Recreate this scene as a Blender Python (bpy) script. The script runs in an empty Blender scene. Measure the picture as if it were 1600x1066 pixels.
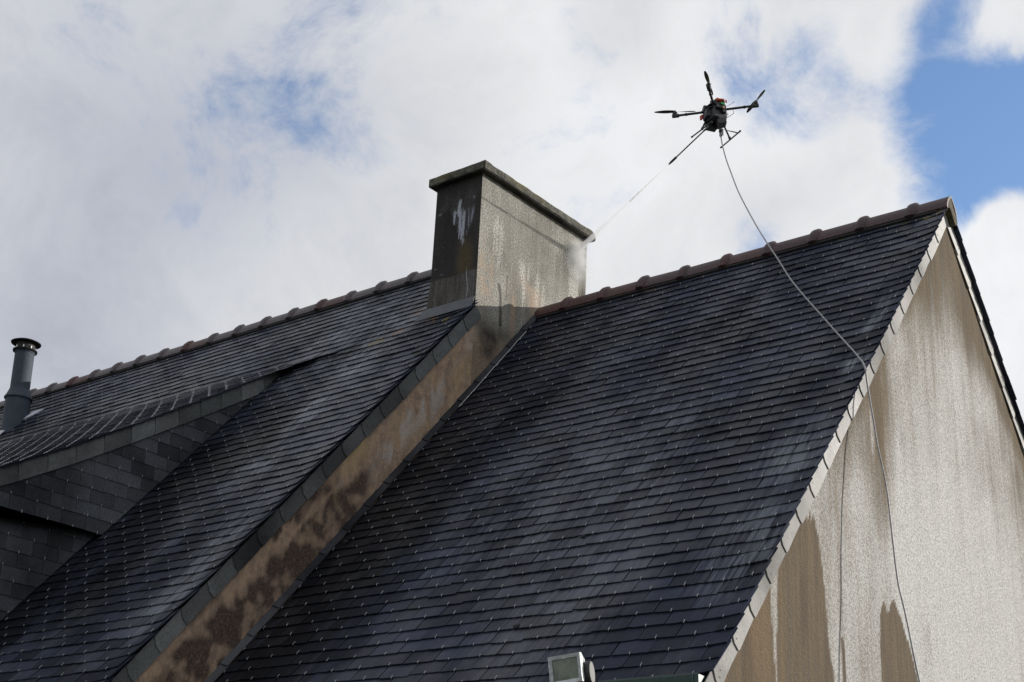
import bpy, bmesh, math, random
import numpy as np
from mathutils import Vector, Matrix
random.seed(7); rng = np.random.default_rng(7)
S = bpy.context.scene
COL = S.collection

# ------------------------------------------------------------------ camera
# world: x along the ridges (towards the free gable), y away from the street, z up;
# origin = apex of the right-hand roof; the ground lies at z = GZ
GZ = -6.6
CAM = Vector((3.37219, -8.99261, -5.00376))
CX = Vector((0.78840956, 0.61356222, 0.04417878))
CY = Vector((0.20402838, -0.32857084, 0.92217874))
CZ = Vector((0.58032989, -0.71804081, -0.3842325))
cam = bpy.data.objects.new('camera', bpy.data.cameras.new('camera'))
COL.objects.link(cam)
m = Matrix.Identity(4)
for i in range(3):
    m[i][0] = CX[i]; m[i][1] = CY[i]; m[i][2] = CZ[i]; m[i][3] = CAM[i]
cam.matrix_world = m
cam.data.sensor_width = 36; cam.data.lens = 2295.44 / 1600 * 36
cam.data.clip_start = .05; cam.data.clip_end = 3000
S.camera = cam
S.cycles.volume_bounces = 2
S.render.resolution_x = 1024; S.render.resolution_y = 682

def pray(px, py):
    d = CX * (px - 800) / 2295.44 - CY * (py - 533) / 2295.44 - CZ
    return d.normalized()

# ------------------------------------------------------------------ sun, sky
SUN = Vector((.75, 1, .36)).normalized()
sun_el = math.asin(SUN.z); sun_rot = math.atan2(SUN.x, SUN.y)
sl = bpy.data.lights.new('sun', 'SUN'); sl.energy = 4.6; sl.angle = math.radians(.55); sl.color = (1, .95, .88)
so = bpy.data.objects.new('sun', sl); COL.objects.link(so)
so.rotation_euler = SUN.to_track_quat('Z', 'Y').to_euler(); so.location = (6, 12, 8)
S.view_settings.view_transform = 'Standard'; S.view_settings.look = 'None'
S.view_settings.exposure = 0; S.view_settings.gamma = 1
S.view_settings.use_curve_mapping = False

class NT:
    def __init__(s, tree): s.t = tree; s.n = tree.nodes; s.l = tree.links
    def new(s, typ, **kw):
        n = s.n.new(typ)
        for k, v in kw.items():
            if k.startswith('_'): setattr(n, k[1:], v)
        return n
    def lk(s, a, b): s.l.new(a, b)
    def set(s, sock, v):
        if hasattr(v, 'is_linked') or isinstance(v, bpy.types.NodeSocket): s.lk(v, sock)
        else: sock.default_value = v
    def math(s, op, a, b=0.0, c=0.0, clamp=False):
        n = s.n.new('ShaderNodeMath'); n.operation = op; n.use_clamp = clamp
        s.set(n.inputs[0], a); s.set(n.inputs[1], b); s.set(n.inputs[2], c); return n.outputs[0]
    def vmath(s, op, a, b=None):
        n = s.n.new('ShaderNodeVectorMath'); n.operation = op
        s.set(n.inputs[0], a)
        if b is not None: s.set(n.inputs[1], b)
        return n.outputs['Value'] if op in ('DOT_PRODUCT', 'LENGTH', 'DISTANCE') else n.outputs[0]
    def ss(s, x, a, b, lo=0., hi=1.):
        n = s.n.new('ShaderNodeMapRange'); n.interpolation_type = 'SMOOTHSTEP'
        s.set(n.inputs[0], x); n.inputs[1].default_value = a; n.inputs[2].default_value = b
        n.inputs[3].default_value = lo; n.inputs[4].default_value = hi; return n.outputs[0]
    def mix(s, f, a, b, typ='MIX'):
        n = s.n.new('ShaderNodeMix'); n.data_type = 'RGBA'; n.blend_type = typ
        s.set(n.inputs[0], f)
        for k, v in ((6, a), (7, b)):
            if isinstance(v, (tuple, list)): v = tuple(v) + ((1,) if len(v) == 3 else ())
            s.set(n.inputs[k], v)
        return n.outputs[2]
    def noise(s, vec, scale, detail=3, rough=.55, dist=0.):
        n = s.n.new('ShaderNodeTexNoise'); n.noise_dimensions = '3D'
        s.lk(vec, n.inputs['Vector']); n.inputs['Scale'].default_value = scale
        n.inputs['Detail'].default_value = detail; n.inputs['Roughness'].default_value = rough
        n.inputs['Distortion'].default_value = dist; return n.outputs[0]
    def scl(s, vec, v):
        n = s.n.new('ShaderNodeVectorMath'); n.operation = 'MULTIPLY'; s.lk(vec, n.inputs[0]); n.inputs[1].default_value = v
        return n.outputs[0]

world = bpy.data.worlds.new('World'); S.world = world; world.use_nodes = True
w = NT(world.node_tree); w.n.clear()
tc = w.new('ShaderNodeTexCoord'); dirn = tc.outputs['Generated']
sky = w.new('ShaderNodeTexSky'); sky.sky_type = 'NISHITA'; sky.sun_disc = False
sky.sun_elevation = sun_el; sky.sun_rotation = sun_rot; sky.altitude = 50; sky.air_density = 1.0; sky.dust_density = .6
# cloud layer: directions are spread on a flat layer overhead, so cloud cells shrink towards the horizon
warp = w.noise(dirn, 2.2, 2)
dv = w.vmath('ADD', dirn, w.scl(w.new('ShaderNodeTexNoise').outputs[1], (0, 0, 0)))
wn = w.new('ShaderNodeTexNoise'); w.lk(dirn, wn.inputs['Vector']); wn.inputs['Scale'].default_value = 5; wn.inputs['Detail'].default_value = 4
dw = w.vmath('ADD', dirn, w.scl(w.vmath('SUBTRACT', wn.outputs[1], (.5, .5, .5)), (.07, .07, .07)))
big = w.noise(dw, 3.1, 6, .5)
fine = w.noise(dw, 9, 9, .66, .3)
def blob(px, py, rad, soft=.9):
    c = pray(px, py); a = rad / 2295.
    d = w.vmath('DISTANCE', dw, tuple(c))
    return w.ss(d, a * (1 - soft), a * (1 + soft), 1., 0.)
# gaps (blue) and banks (white) that give this sky its pattern
clear = w.math('MULTIPLY', w.ss(big, .60, .78), .35)
for px, py, r, k, so_ in ((525, 155, 120, .52, .98), (480, 50, 120, .44, .98), (620, 120, 110, .34, .98), (430, 120, 80, .28, .98), (330, 300, 120, .22, .95), (740, 190, 80, .25, .95), (1690, 200, 240, 1.25, .7), (1580, 290, 110, 1.2, .8), (1500, 150, 75, 1.15, .8), (1478, 45, 75, 1.1, .9), (1540, 350, 60, 1.0, .9), (1540, 190, 60, 1.2, .9),
                     (1345, 165, 85, .62, .95), (1230, 80, 90, .48, .95), (930, 60, 60, .36, .95), (1215, 340, 70, .36, .95),  (1590, 590, 60, .45, .9), (1545, 385, 45, .6, .8), (1480, 130, 40, .8, .8)):
    clear = w.math('MAXIMUM', clear, w.math('MULTIPLY', blob(px, py, r, so_), k))
for px, py, r, k, so_ in ((1590, 40, 70, .95, .8), (1610, 500, 120, 1.5, .5), (1590, 400, 60, .9, .8), (1600, 230, 30, .3, .9), (1350, 280, 110, .6, .8), (1400, 60, 60, .4, .9)):
    clear = w.math('SUBTRACT', clear, w.math('MULTIPLY', blob(px, py, r, so_), k))
clear = w.math('ADD', clear, w.math('MULTIPLY', w.math('SUBTRACT', fine, .5), 2.5))
clear = w.ss(clear, .12, 1.0)
# light and shade of the banks
lum = w.math('ADD', 6.2, w.math('MULTIPLY', w.math('SUBTRACT', big, .5), 3.6))
lum = w.math('ADD', lum, w.math('MULTIPLY', w.math('SUBTRACT', fine, .5), 3.2))
for px, py, r, k in ((1150, 300, 420, 1.0), (1600, 500, 160, 1.2), (800, 60, 170, .3), (60, 520, 380, -1.1), (420, 270, 150, -.75), (60, 20, 240, -.35), (430, 440, 150, .5), (200, 150, 200, .1), (1050, 200, 90, .4), (1540, 30, 120, .4), (950, 60, 60, -.7), (1210, 350, 70, -.6), (700, 160, 90, -.3)):
    lum = w.math('ADD', lum, w.math('MULTIPLY', blob(px, py, r, .95), k))
lum = w.math('MINIMUM', w.math('MAXIMUM', lum, 3.6), 8.0)
tint = w.mix(w.ss(lum, 4.0, 7.0), (.885, .935, 1.075), (.985, .995, 1.02))
ccol = w.scl(tint, (1, 1, 1))
vm = w.new('ShaderNodeVectorMath', _operation='SCALE'); w.lk(ccol, vm.inputs[0]); w.lk(lum, vm.inputs['Scale'])
bl = w.vmath('MULTIPLY', sky.outputs[0], (1.25, 1.45, 1.75))
skyc = w.mix(clear, vm.outputs[0], bl)
bg = w.new('ShaderNodeBackground'); bg.inputs[1].default_value = .115; w.lk(skyc, bg.inputs[0])
wo = w.new('ShaderNodeOutputWorld'); w.lk(bg.outputs[0], wo.inputs[0])

# ------------------------------------------------------------------ helpers
WPOS = {}
def wpos(o): return WPOS.get(o.name, Vector((0, 0, 0))) if o else Vector((0, 0, 0))
def thing(name, label, cat, loc, group=None):
    o = bpy.data.objects.new(name, None); COL.objects.link(o); o.location = loc
    o.empty_display_size = .1
    o['label'] = label; o['category'] = cat
    if group: o['group'] = group
    WPOS[o.name] = Vector(loc); return o
def addobj(name, me, parent, wp, rot=None):
    o = bpy.data.objects.new(name, me); COL.objects.link(o)
    if parent: o.parent = parent
    l = Vector(wp) - wpos(parent)
    o.matrix_local = Matrix.Translation(l) @ (rot.to_4x4() if rot is not None else Matrix.Identity(4))
    WPOS[o.name] = Vector(wp); return o
def mk(name, verts, faces, mat, parent=None, smooth=False, kind=None, label=None, attrs=None, bevel=0):
    """verts in world coordinates -> one mesh object whose origin is its centre"""
    V = np.array([tuple(v) for v in verts], float)
    c = (V.min(0) + V.max(0)) / 2
    me = bpy.data.meshes.new(name); me.from_pydata((V - c).tolist(), [], faces)
    if attrs:
        for k, a in attrs.items():
            at = me.color_attributes.new(k, 'FLOAT_COLOR', 'POINT')
            at.data.foreach_set('color', np.asarray(a, float).ravel())
    if smooth is not False:
        me.polygons.foreach_set('use_smooth', [True] * len(me.polygons))
        if smooth is not True: me.set_sharp_from_angle(angle=math.radians(smooth))
    me.materials.append(mat); me.update()
    o = addobj(name, me, parent, c)
    if bevel:
        b = o.modifiers.new('bevel', 'BEVEL'); b.width = bevel; b.segments = 2; b.limit_method = 'ANGLE'
    if kind: o['kind'] = kind
    if label: o['label'] = label
    return o
class MB:
    def __init__(s): s.v = []; s.f = []
    def add(s, v, f):
        n = len(s.v); s.v += [Vector(a) for a in v]; s.f += [tuple(i + n for i in a) for a in f]; return s
    def box(s, c, sx, sy, sz, M=None):
        c = Vector(c); M = M or Matrix.Identity(3)
        v = [c + M @ Vector((a * sx / 2, b * sy / 2, d * sz / 2)) for a in (-1, 1) for b in (-1, 1) for d in (-1, 1)]
        return s.add(v, [(0, 1, 3, 2), (4, 6, 7, 5), (0, 4, 5, 1), (2, 3, 7, 6), (0, 2, 6, 4), (1, 5, 7, 3)])
    def tube(s, pts, rad, n=10, caps=True):
        pts = [Vector(p) for p in pts]
        R = rad if isinstance(rad, (list, tuple)) else [rad] * len(pts)
        ref = None; rings = []
        for i, p in enumerate(pts):
            a = pts[max(0, i - 1)]; b = pts[min(len(pts) - 1, i + 1)]
            t = (b - a).normalized()
            if ref is None:
                ref = t.orthogonal().normalized()
            u = (ref - t * ref.dot(t)).normalized(); ref = u; v_ = t.cross(u)
            rings.append([p + (u * math.cos(2 * math.pi * k / n) + v_ * math.sin(2 * math.pi * k / n)) * R[i] for k in range(n)])
        v = [q for r in rings for q in r]; f = []
        for i in range(len(pts) - 1):
            for k in range(n):
                f.append((i * n + k, i * n + (k + 1) % n, (i + 1) * n + (k + 1) % n, (i + 1) * n + k))
        if caps: f.append(tuple(range(n))[::-1]); f.append(tuple((len(pts) - 1) * n + k for k in range(n)))
        return s.add(v, f)
    def prism(s, lo, hi):
        n = len(lo); v = list(lo) + list(hi)
        f = [tuple(range(n))[::-1], tuple(range(n, 2 * n))] + [(i, (i + 1) % n, n + (i + 1) % n, n + i) for i in range(n)]
        return s.add(v, f)
    def mk(s, name, mat, parent=None, **k): return mk(name, s.v, s.f, mat, parent, **k)

# numpy value noise for wear fields
def vnoise(x, y, seed=0):
    xi = np.floor(x).astype(int); yi = np.floor(y).astype(int); fx = x - xi; fy = y - yi
    def h(a, b):
        n = (a * 374761393 + b * 668265263 + seed * 1442695041) & 0xffffffff
        n = ((n ^ (n >> 13)) * 1274126177) & 0xffffffff
        return ((n ^ (n >> 16)) & 0xffff) / 65535.
    u = fx * fx * (3 - 2 * fx); v = fy * fy * (3 - 2 * fy)
    return (h(xi, yi) * (1 - u) + h(xi + 1, yi) * u) * (1 - v) + (h(xi, yi + 1) * (1 - u) + h(xi + 1, yi + 1) * u) * v
def fbm(x, y, seed=0, o=4):
    r = 0; a = .5; t = 0
    for i in range(o): r = r + a * vnoise(x * 2 ** i, y * 2 ** i, seed + i); t += a; a *= .5
    return r / t
def sm(x, a, b):
    t = np.clip((x - a) / (b - a), 0, 1); return t * t * (3 - 2 * t)

# ------------------------------------------------------------------ materials
def newmat(name):
    m_ = bpy.data.materials.new(name); m_.use_nodes = True
    t = NT(m_.node_tree); b = m_.node_tree.nodes['Principled BSDF']
    return m_, t, b
def plain(name, col, rough=.5, metal=0., bump=0., scale=60, var=.25):
    m_, t, b = newmat(name)
    g = t.new('ShaderNodeNewGeometry').outputs['Position']
    n = t.noise(g, scale, 3)
    c = t.mix(t.ss(n, .3, .7), tuple(x * (1 - var) for x in col), tuple(min(1, x * (1 + var)) for x in col))
    t.lk(c, b.inputs['Base Color']); b.inputs['Roughness'].default_value = rough; b.inputs['Metallic'].default_value = metal
    if bump:
        bp = t.new('ShaderNodeBump'); bp.inputs['Strength'].default_value = bump; bp.inputs['Distance'].default_value = .004
        t.lk(n, bp.inputs['Height']); t.lk(bp.outputs[0], b.inputs['Normal'])
    return m_

def slate_mat(name, base=(.030, .033, .045), streak=.0, lichen=(), rough=.5, warm=.18, darks=(), pale=(), edge=True, spec=.4, tonevar=.75):
    m_, t, b = newmat(name)
    geo = t.new('ShaderNodeNewGeometry'); pos = geo.outputs['Position']
    oi = t.new('ShaderNodeObjectInfo')
    rnd = t.math('FRACT', t.math('ADD', oi.outputs['Random'], geo.outputs['Random Per Island']))
    rnd2 = t.math('FRACT', t.math('MULTIPLY', rnd, 7.31))
    big = t.noise(pos, 1.3, 4, .6)
    st = t.noise(t.scl(pos, (9, 1.0, 1.0)), 1.0, 4, .6, .4)
    st2 = t.noise(t.scl(pos, (40, 3.0, 3.0)), 1.0, 3, .6, .4)
    fine = t.noise(pos, 55, 4, .6)
    k = t.math('ADD', 1 - tonevar * .56, t.math('MULTIPLY', rnd, tonevar))
    k = t.math('MULTIPLY', k, t.ss(big, .28, .72, .55, 1.6))
    k = t.math('MULTIPLY', k, t.ss(fine, .25, .8, .8, 1.3))
    col = t.mix(t.math('MULTIPLY', rnd2, warm), base, (base[0] * 1.25, base[1] * 1.02, base[2] * .9))
    sc = t.new('ShaderNodeVectorMath', _operation='SCALE'); t.lk(col, sc.inputs[0]); t.lk(k, sc.inputs['Scale'])
    col = sc.outputs[0]
    # chalky run-off streaks down the slope, plus wet sky sheen painted into the colour
    sk = t.math('MULTIPLY', t.ss(st, .55, .78), t.ss(st2, .35, .65))
    sk = t.math('MULTIPLY', sk, .10 + streak * .5)
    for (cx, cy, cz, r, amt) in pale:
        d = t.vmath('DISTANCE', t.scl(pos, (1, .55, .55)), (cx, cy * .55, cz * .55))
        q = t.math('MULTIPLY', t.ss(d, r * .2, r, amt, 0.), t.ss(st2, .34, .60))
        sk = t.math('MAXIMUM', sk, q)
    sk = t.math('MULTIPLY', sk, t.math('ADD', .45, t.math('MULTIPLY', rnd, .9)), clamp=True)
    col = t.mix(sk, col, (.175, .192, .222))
    # dark algae patches at random
    dk = t.ss(t.noise(t.scl(pos, (2.6, .8, .8)), 1.4, 4, .6), .56, .74)
    col = t.mix(t.math('MULTIPLY', dk, .5), col, (.014, .015, .016))
    for (cx, cy, cz, r, amt) in darks:  # listed spots: darker base colour with a ragged edge
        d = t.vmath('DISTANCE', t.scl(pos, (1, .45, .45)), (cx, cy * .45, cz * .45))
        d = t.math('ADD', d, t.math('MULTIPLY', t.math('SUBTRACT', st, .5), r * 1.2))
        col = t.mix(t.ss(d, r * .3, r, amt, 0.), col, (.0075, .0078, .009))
    for (cx, cy, cz, r, lc) in lichen:
        d = t.vmath('DISTANCE', pos, (cx, cy, cz))
        e = t.math('ADD', d, t.math('MULTIPLY', t.math('SUBTRACT', t.noise(pos, 16, 4, .65), .5), r * 3.2))
        q = t.math('MULTIPLY', t.ss(e, r * .3, r * .75, 1., 0.), t.ss(t.noise(pos, 60, 3), .38, .55))
        col = t.mix(q, col, lc)
    t.lk(col, b.inputs['Base Color'])
    t.lk(t.math('ADD', rough - .1, t.math('ADD', t.math('MULTIPLY', rnd2, .22), t.ss(fine, .3, .7, 0., .12))), b.inputs['Roughness'])
    sh = t.math('MULTIPLY', t.ss(t.noise(t.scl(pos, (1.6, .7, .7)), 1.0, 4, .6), .42, .66, .35, 2.2), t.math('ADD', .6, t.math('MULTIPLY', rnd2, .8)))
    spv = t.math('MULTIPLY', sh, spec); t.lk(spv, b.inputs['Specular IOR Level'])
    if edge:   # split edges of the slates are rough and matt
        ax = t.new('ShaderNodeSeparateXYZ'); t.lk(geo.outputs['True Normal'], ax.inputs[0])
        e = t.ss(t.math('ABSOLUTE', ax.outputs[0]), .8, .9)
        t.lk(t.math('MULTIPLY', spv, t.math('SUBTRACT', 1., e)), b.inputs['Specular IOR Level'])
    bp = t.new('ShaderNodeBump'); bp.inputs['Strength'].default_value = .55; bp.inputs['Distance'].default_value = .004
    h = t.math('ADD', t.noise(t.scl(pos, (1.2, 1, 1)), 26, 5, .65), t.math('MULTIPLY', fine, .25))
    t.lk(h, bp.inputs['Height']); t.lk(bp.outputs[0], b.inputs['Normal'])
    return m_

OR = (.20, .105, .04); YE = (.15, .12, .03); GR = (.045, .062, .012); RU = (.13, .08, .05)
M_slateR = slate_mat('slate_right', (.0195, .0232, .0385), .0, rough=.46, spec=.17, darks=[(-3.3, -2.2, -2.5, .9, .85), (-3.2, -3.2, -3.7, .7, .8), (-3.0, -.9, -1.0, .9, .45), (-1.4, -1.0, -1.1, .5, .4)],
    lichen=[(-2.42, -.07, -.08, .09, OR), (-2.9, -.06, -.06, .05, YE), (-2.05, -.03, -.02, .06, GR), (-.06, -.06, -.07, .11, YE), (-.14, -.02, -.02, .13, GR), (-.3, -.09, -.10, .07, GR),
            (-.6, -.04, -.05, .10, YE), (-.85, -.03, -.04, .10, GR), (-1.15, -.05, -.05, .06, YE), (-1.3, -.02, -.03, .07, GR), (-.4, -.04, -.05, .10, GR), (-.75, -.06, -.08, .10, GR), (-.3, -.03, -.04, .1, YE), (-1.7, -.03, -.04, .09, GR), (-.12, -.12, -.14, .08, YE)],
    pale=[(-.10, -.95, -1.10, .12, .8), (-.12, -1.12, -1.30, .12, .9), (-.10, -1.45, -1.68, .12, .9), (-.2, -2.1, -2.4, .3, .5), (-.2, -2.6, -3.0, .4, .5), (-1.2, -.55, -.65, .14, .5), (-1.5, -2.0, -2.35, 1.0, .30), (-2.2, -2.1, -2.45, .7, .22), (-1.2, -2.8, -3.25, .8, .22)])  # pale: white streaks by the verge, then broad painted sheen lower down
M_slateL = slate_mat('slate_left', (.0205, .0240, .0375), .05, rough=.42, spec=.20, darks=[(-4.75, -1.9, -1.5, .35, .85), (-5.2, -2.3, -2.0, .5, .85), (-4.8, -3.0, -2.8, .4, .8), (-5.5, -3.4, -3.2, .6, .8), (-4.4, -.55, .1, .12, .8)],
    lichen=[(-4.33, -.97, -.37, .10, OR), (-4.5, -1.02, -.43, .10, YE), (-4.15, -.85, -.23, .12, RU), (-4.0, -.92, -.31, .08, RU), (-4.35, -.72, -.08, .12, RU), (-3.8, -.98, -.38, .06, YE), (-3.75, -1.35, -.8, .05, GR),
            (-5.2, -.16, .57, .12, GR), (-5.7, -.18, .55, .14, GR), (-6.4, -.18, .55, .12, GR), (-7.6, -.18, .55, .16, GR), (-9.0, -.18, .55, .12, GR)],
    pale=[(-4.28, -.62, .04, .30, 1.), (-4.35, -.80, -.17, .32, .95), (-4.6, -.80, -.17, .5, .7), (-5.1, -.62, .03, .7, .65), (-6.3, -.5, .18, .6, .28), (-4.45, -1.3, -.75, .32, .8), (-4.42, -1.8, -1.3, .28, .75), (-4.55, -1.1, -.5, .35, .7), (-4.45, -2.3, -1.9, .22, .55), (-3.85, -2.9, -2.6, .35, .55), (-3.8, -3.3, -3.05, .35, .5), (-4.3, -2.3, -1.9, .25, .4)])  # pale: wet sheen around the chimney, put into the base colour
M_slateC = slate_mat('slate_cheek', (.047, .051, .060), .0, rough=.6, warm=.15, edge=False, spec=.18)
M_slateV = slate_mat('slate_verge_shaded', (.084, .091, .094), .0, rough=.55, warm=.1, edge=False, spec=.3)
M_slateW = slate_mat('slate_verge_sunlit', (.235, .232, .222), .05, rough=.6, warm=.05, edge=False, tonevar=.2)  # low sun's glint on the gable verge put into the pale base
M_slateF = slate_mat('slate_flashing', (.022, .024, .030), .0, rough=.5, warm=.1, edge=False, spec=.3)
M_hook = plain('steel_hook', (.50, .50, .53), .4, .3)
M_deck = plain('roof_batten_dark', (.012, .012, .013), .9)
M_ridge = plain('clay_ridge_brown', (.042, .019, .022), .6, 0, .5, 45, .4)
M_ridge2 = plain('clay_ridge_greyed', (.058, .047, .052), .55, 0, .5, 45, .35)
M_ridge3 = plain('clay_ridge_red', (.055, .021, .020), .6, 0, .5, 45, .4)
M_mortar = plain('ridge_mortar', (.07, .062, .035), .9, 0, 1, 50, .6)
M_black = plain('black_plastic', (.012, .012, .014), .42)
M_carbon = plain('carbon_tube', (.010, .011, .014), .30)
M_dgrey = plain('dark_grey_plastic', (.035, .037, .042), .5)
M_prop = plain('propeller_carbon', (.035, .030, .022), .35)
M_org = plain('orange_tape', (.75, .10, .02), .5)
M_red = plain('red_clip', (.45, .05, .03), .5)
M_grn = plain('green_board', (.01, .35, .06), .4)
M_copper = plain('peach_label', (.6, .36, .2), .6)
M_silver = plain('silver_fitting', (.5, .5, .52), .3, .8)
M_hose = plain('grey_hose', (.27, .27, .28), .5)
M_pipe = plain('flue_enamel_grey', (.030, .041, .062), .75, 0, .2, 12, .15)
M_pipe2 = plain('flue_galvanised', (.03, .028, .025), .8, .0, .3, 40, .5)
M_cowl = plain('flue_cowl_dark', (.007, .008, .008), .95)
M_lead = plain('zinc_flashing_dark', (.050, .057, .070), .5, 0, .3, 20, .2)
M_zinc = plain('zinc_strip', (.42, .42, .42), .45, .6)
M_gutter = plain('green_gutter_paint', (.006, .030, .025), .35)
M_gseam = plain('gutter_seam', (.05, .10, .09), .4)
M_lampg = plain('floodlight_aluminium', (.42, .44, .46), .5, .1, .6, 30, .3)
M_plaster = plain('plain_render', (.25, .2, .15), .9, 0, .6, 60, .3)

mg, t, b = newmat('floodlight_glass')
n = t.noise(t.new('ShaderNodeNewGeometry').outputs['Position'], 22, 4)
t.lk(t.mix(t.ss(n, .3, .7), (.05, .065, .04), (.13, .16, .11)), b.inputs['Base Color'])
b.inputs['Roughness'].default_value = .18; b.inputs['Coat Weight'].default_value = .6
M_glass = mg

def wall_mat(name, dirt, dirt2, pale, dark, ochre, speck=.35, bumpd=.006, streak_ax=(26, 26, 1.2), stk=.35, lo=.08, hi=.95, chips=.55, grs=95):
    """roughcast render: the 'wear' attribute carries R = washed, G = dark stain and painted shade, B = ochre / lichen"""
    m_, t, b = newmat(name)
    geo = t.new('ShaderNodeNewGeometry'); pos = geo.outputs['Position']
    at = t.new('ShaderNodeAttribute', _attribute_name='wear_shade')
    sp = t.new('ShaderNodeSeparateColor'); t.lk(at.outputs['Color'], sp.inputs[0])
    stv = t.noise(t.scl(pos, streak_ax), 1.0, 4, .6)
    gr = t.noise(pos, grs, 3, .7); gr2 = t.noise(pos, 38, 4, .6)
    base = t.mix(t.ss(stv, .35, .66), dirt, dirt2)
    base = t.mix(t.math('MULTIPLY', t.ss(gr2, .35, .7), .35), base, tuple(x * .6 for x in dirt))
    wf = t.math('ADD', sp.outputs[0], t.math('MULTIPLY', t.math('SUBTRACT', stv, .5), stk))
    wf = t.math('ADD', wf, t.math('MULTIPLY', t.math('SUBTRACT', gr, .5), .45))
    wf = t.ss(wf, lo, hi)
    pl_ = t.mix(t.ss(gr, .33, .62), tuple(x * (1 - speck) for x in pale), tuple(min(1, x * (1 + speck * .35)) for x in pale))
    pl_ = t.mix(t.math('MULTIPLY', t.ss(stv, .46, .68), .32), pl_, tuple(x * .72 for x in pale))
    base = t.mix(wf, base, pl_)
    base = t.mix(t.math('MULTIPLY', sp.outputs[2], t.ss(gr2, .3, .6, .5, 1.)), base, ochre)
    base = t.mix(t.math('MULTIPLY', sp.outputs[1], t.ss(gr, .25, .6, .7, 1.)), base, dark)
    # tiny pale chips
    vo = t.new('ShaderNodeTexVoronoi'); t.lk(pos, vo.inputs['Vector']); vo.inputs['Scale'].default_value = 42
    ch = t.math('MULTIPLY', t.ss(vo.outputs['Distance'], .0, .12, 1., 0.), t.ss(t.noise(pos, 17, 2), chips, chips + .05))
    base = t.mix(t.math('MULTIPLY', ch, .65), base, (.55, .5, .42))
    t.lk(base, b.inputs['Base Color']); b.inputs['Roughness'].default_value = .88
    b.inputs['Specular IOR Level'].default_value = .3
    bp = t.new('ShaderNodeBump'); bp.inputs['Strength'].default_value = .9; bp.inputs['Distance'].default_value = bumpd
    t.lk(t.math('ADD', gr, t.math('MULTIPLY', gr2, .7)), bp.inputs['Height']); t.lk(bp.outputs[0], b.inputs['Normal'])
    return m_
M_gable = wall_mat('roughcast_gable', (.148, .108, .064), (.092, .069, .045), (.53, .525, .508), (.060, .042, .031), (.20, .13, .065), .44, .009, stk=.55)
M_fire = wall_mat('roughcast_party_wall', (.43, .305, .215), (.25, .185, .14), (.46, .42, .39), (.060, .040, .033), (.42, .30, .16), .2, streak_ax=(24, 24, 15), stk=1.3, chips=.44, grs=70)
M_chim = wall_mat('roughcast_chimney', (.22, .208, .175), (.11, .104, .088), (.46, .45, .405), (.030, .028, .026), (.46, .31, .20), .7, .010, (22, 22, 6.), .7, grs=64)
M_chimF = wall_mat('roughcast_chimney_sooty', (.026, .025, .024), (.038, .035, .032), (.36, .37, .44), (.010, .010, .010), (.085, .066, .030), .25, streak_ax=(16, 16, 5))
M_cap = wall_mat('chimney_cap_concrete', (.15, .142, .115), (.035, .034, .030), (.28, .275, .25), (.012, .012, .012), (.13, .115, .05), .3, .008, (38, 38, 38), grs=50)

# ------------------------------------------------------------------ constants of the place
SA, CA = .757775828, .652514977            # sine / cosine of the 49 degree roofs
XF = -3.609                                 # face of the party wall and chimney
HL, YL = .6097, -.1268                      # left ridge, height and depth
XD = -5.53                                  # cheek of the dormer
EXP = .1035; SW = .2155                     # slate exposure and width
EAVE = 5.04

# ground
gm, t, b = newmat('lawn_and_gravel')
pos = t.new('ShaderNodeNewGeometry').outputs['Position']
t.lk(t.mix(t.ss(t.noise(pos, .35, 5), .45, .55), (.05, .07, .03), (.14, .13, .12)), b.inputs['Base Color']); b.inputs['Roughness'].default_value = .95
gr_ = mk('ground', [(-900, -900, GZ), (900, -900, GZ), (900, 900, GZ), (-900, 900, GZ)], [(0, 1, 2, 3)], gm, kind='structure')

# ------------------------------------------------------------------ slates
class Plane:
    """u along the courses, s down the slope, n outwards"""
    def __init__(s, O, U, D, N): s.O = Vector(O); s.U = Vector(U).normalized(); s.D = Vector(D).normalized(); s.N = Vector(N).normalized()
    def at(s, u, v, h=0): return s.O + s.U * u + s.D * v + s.N * h
    def rot(s):
        return Matrix((s.U, -s.D, s.N)).transposed()
PR = Plane((0, 0, 0), (1, 0, 0), (0, -CA, -SA), (0, -SA, CA))
PL = Plane((0, YL, HL), (1, 0, 0), (0, -CA, -SA), (0, -SA, CA))

def slate_mesh(name, mat, W, Ln, th, tilt, seed, chip=0.):
    """local x along course, y up-slope from the lower edge, z out; lower edge ragged"""
    r = random.Random(seed); n = 6; hw = W / 2
    pts = []
    for i in range(n + 1):
        x = -hw + W * i / n; y = r.uniform(-.0016, .0016)
        if i in (0, n) and r.random() < .4: y += r.uniform(.002, .005)
        if r.random() < chip: y += r.uniform(.003, .009)
        pts.append((x, y))
    pts += [(hw - r.uniform(0, .0015), Ln), (-hw + r.uniform(0, .0015), Ln)]
    tw = r.uniform(-.0016, .0016)
    def h(x, y): return tilt * (3 - y / EXP) + tw * x / hw * (1 - y / Ln)
    lo = [(x, y, h(x, y)) for x, y in pts]; hi = [(x, y, h(x, y) + th) for x, y in pts]
    m_ = MB().prism(lo, hi); me = bpy.data.meshes.new(name)
    me.from_pydata([tuple(v) for v in m_.v], [], m_.f); me.materials.append(mat); me.update(); return me

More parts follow.
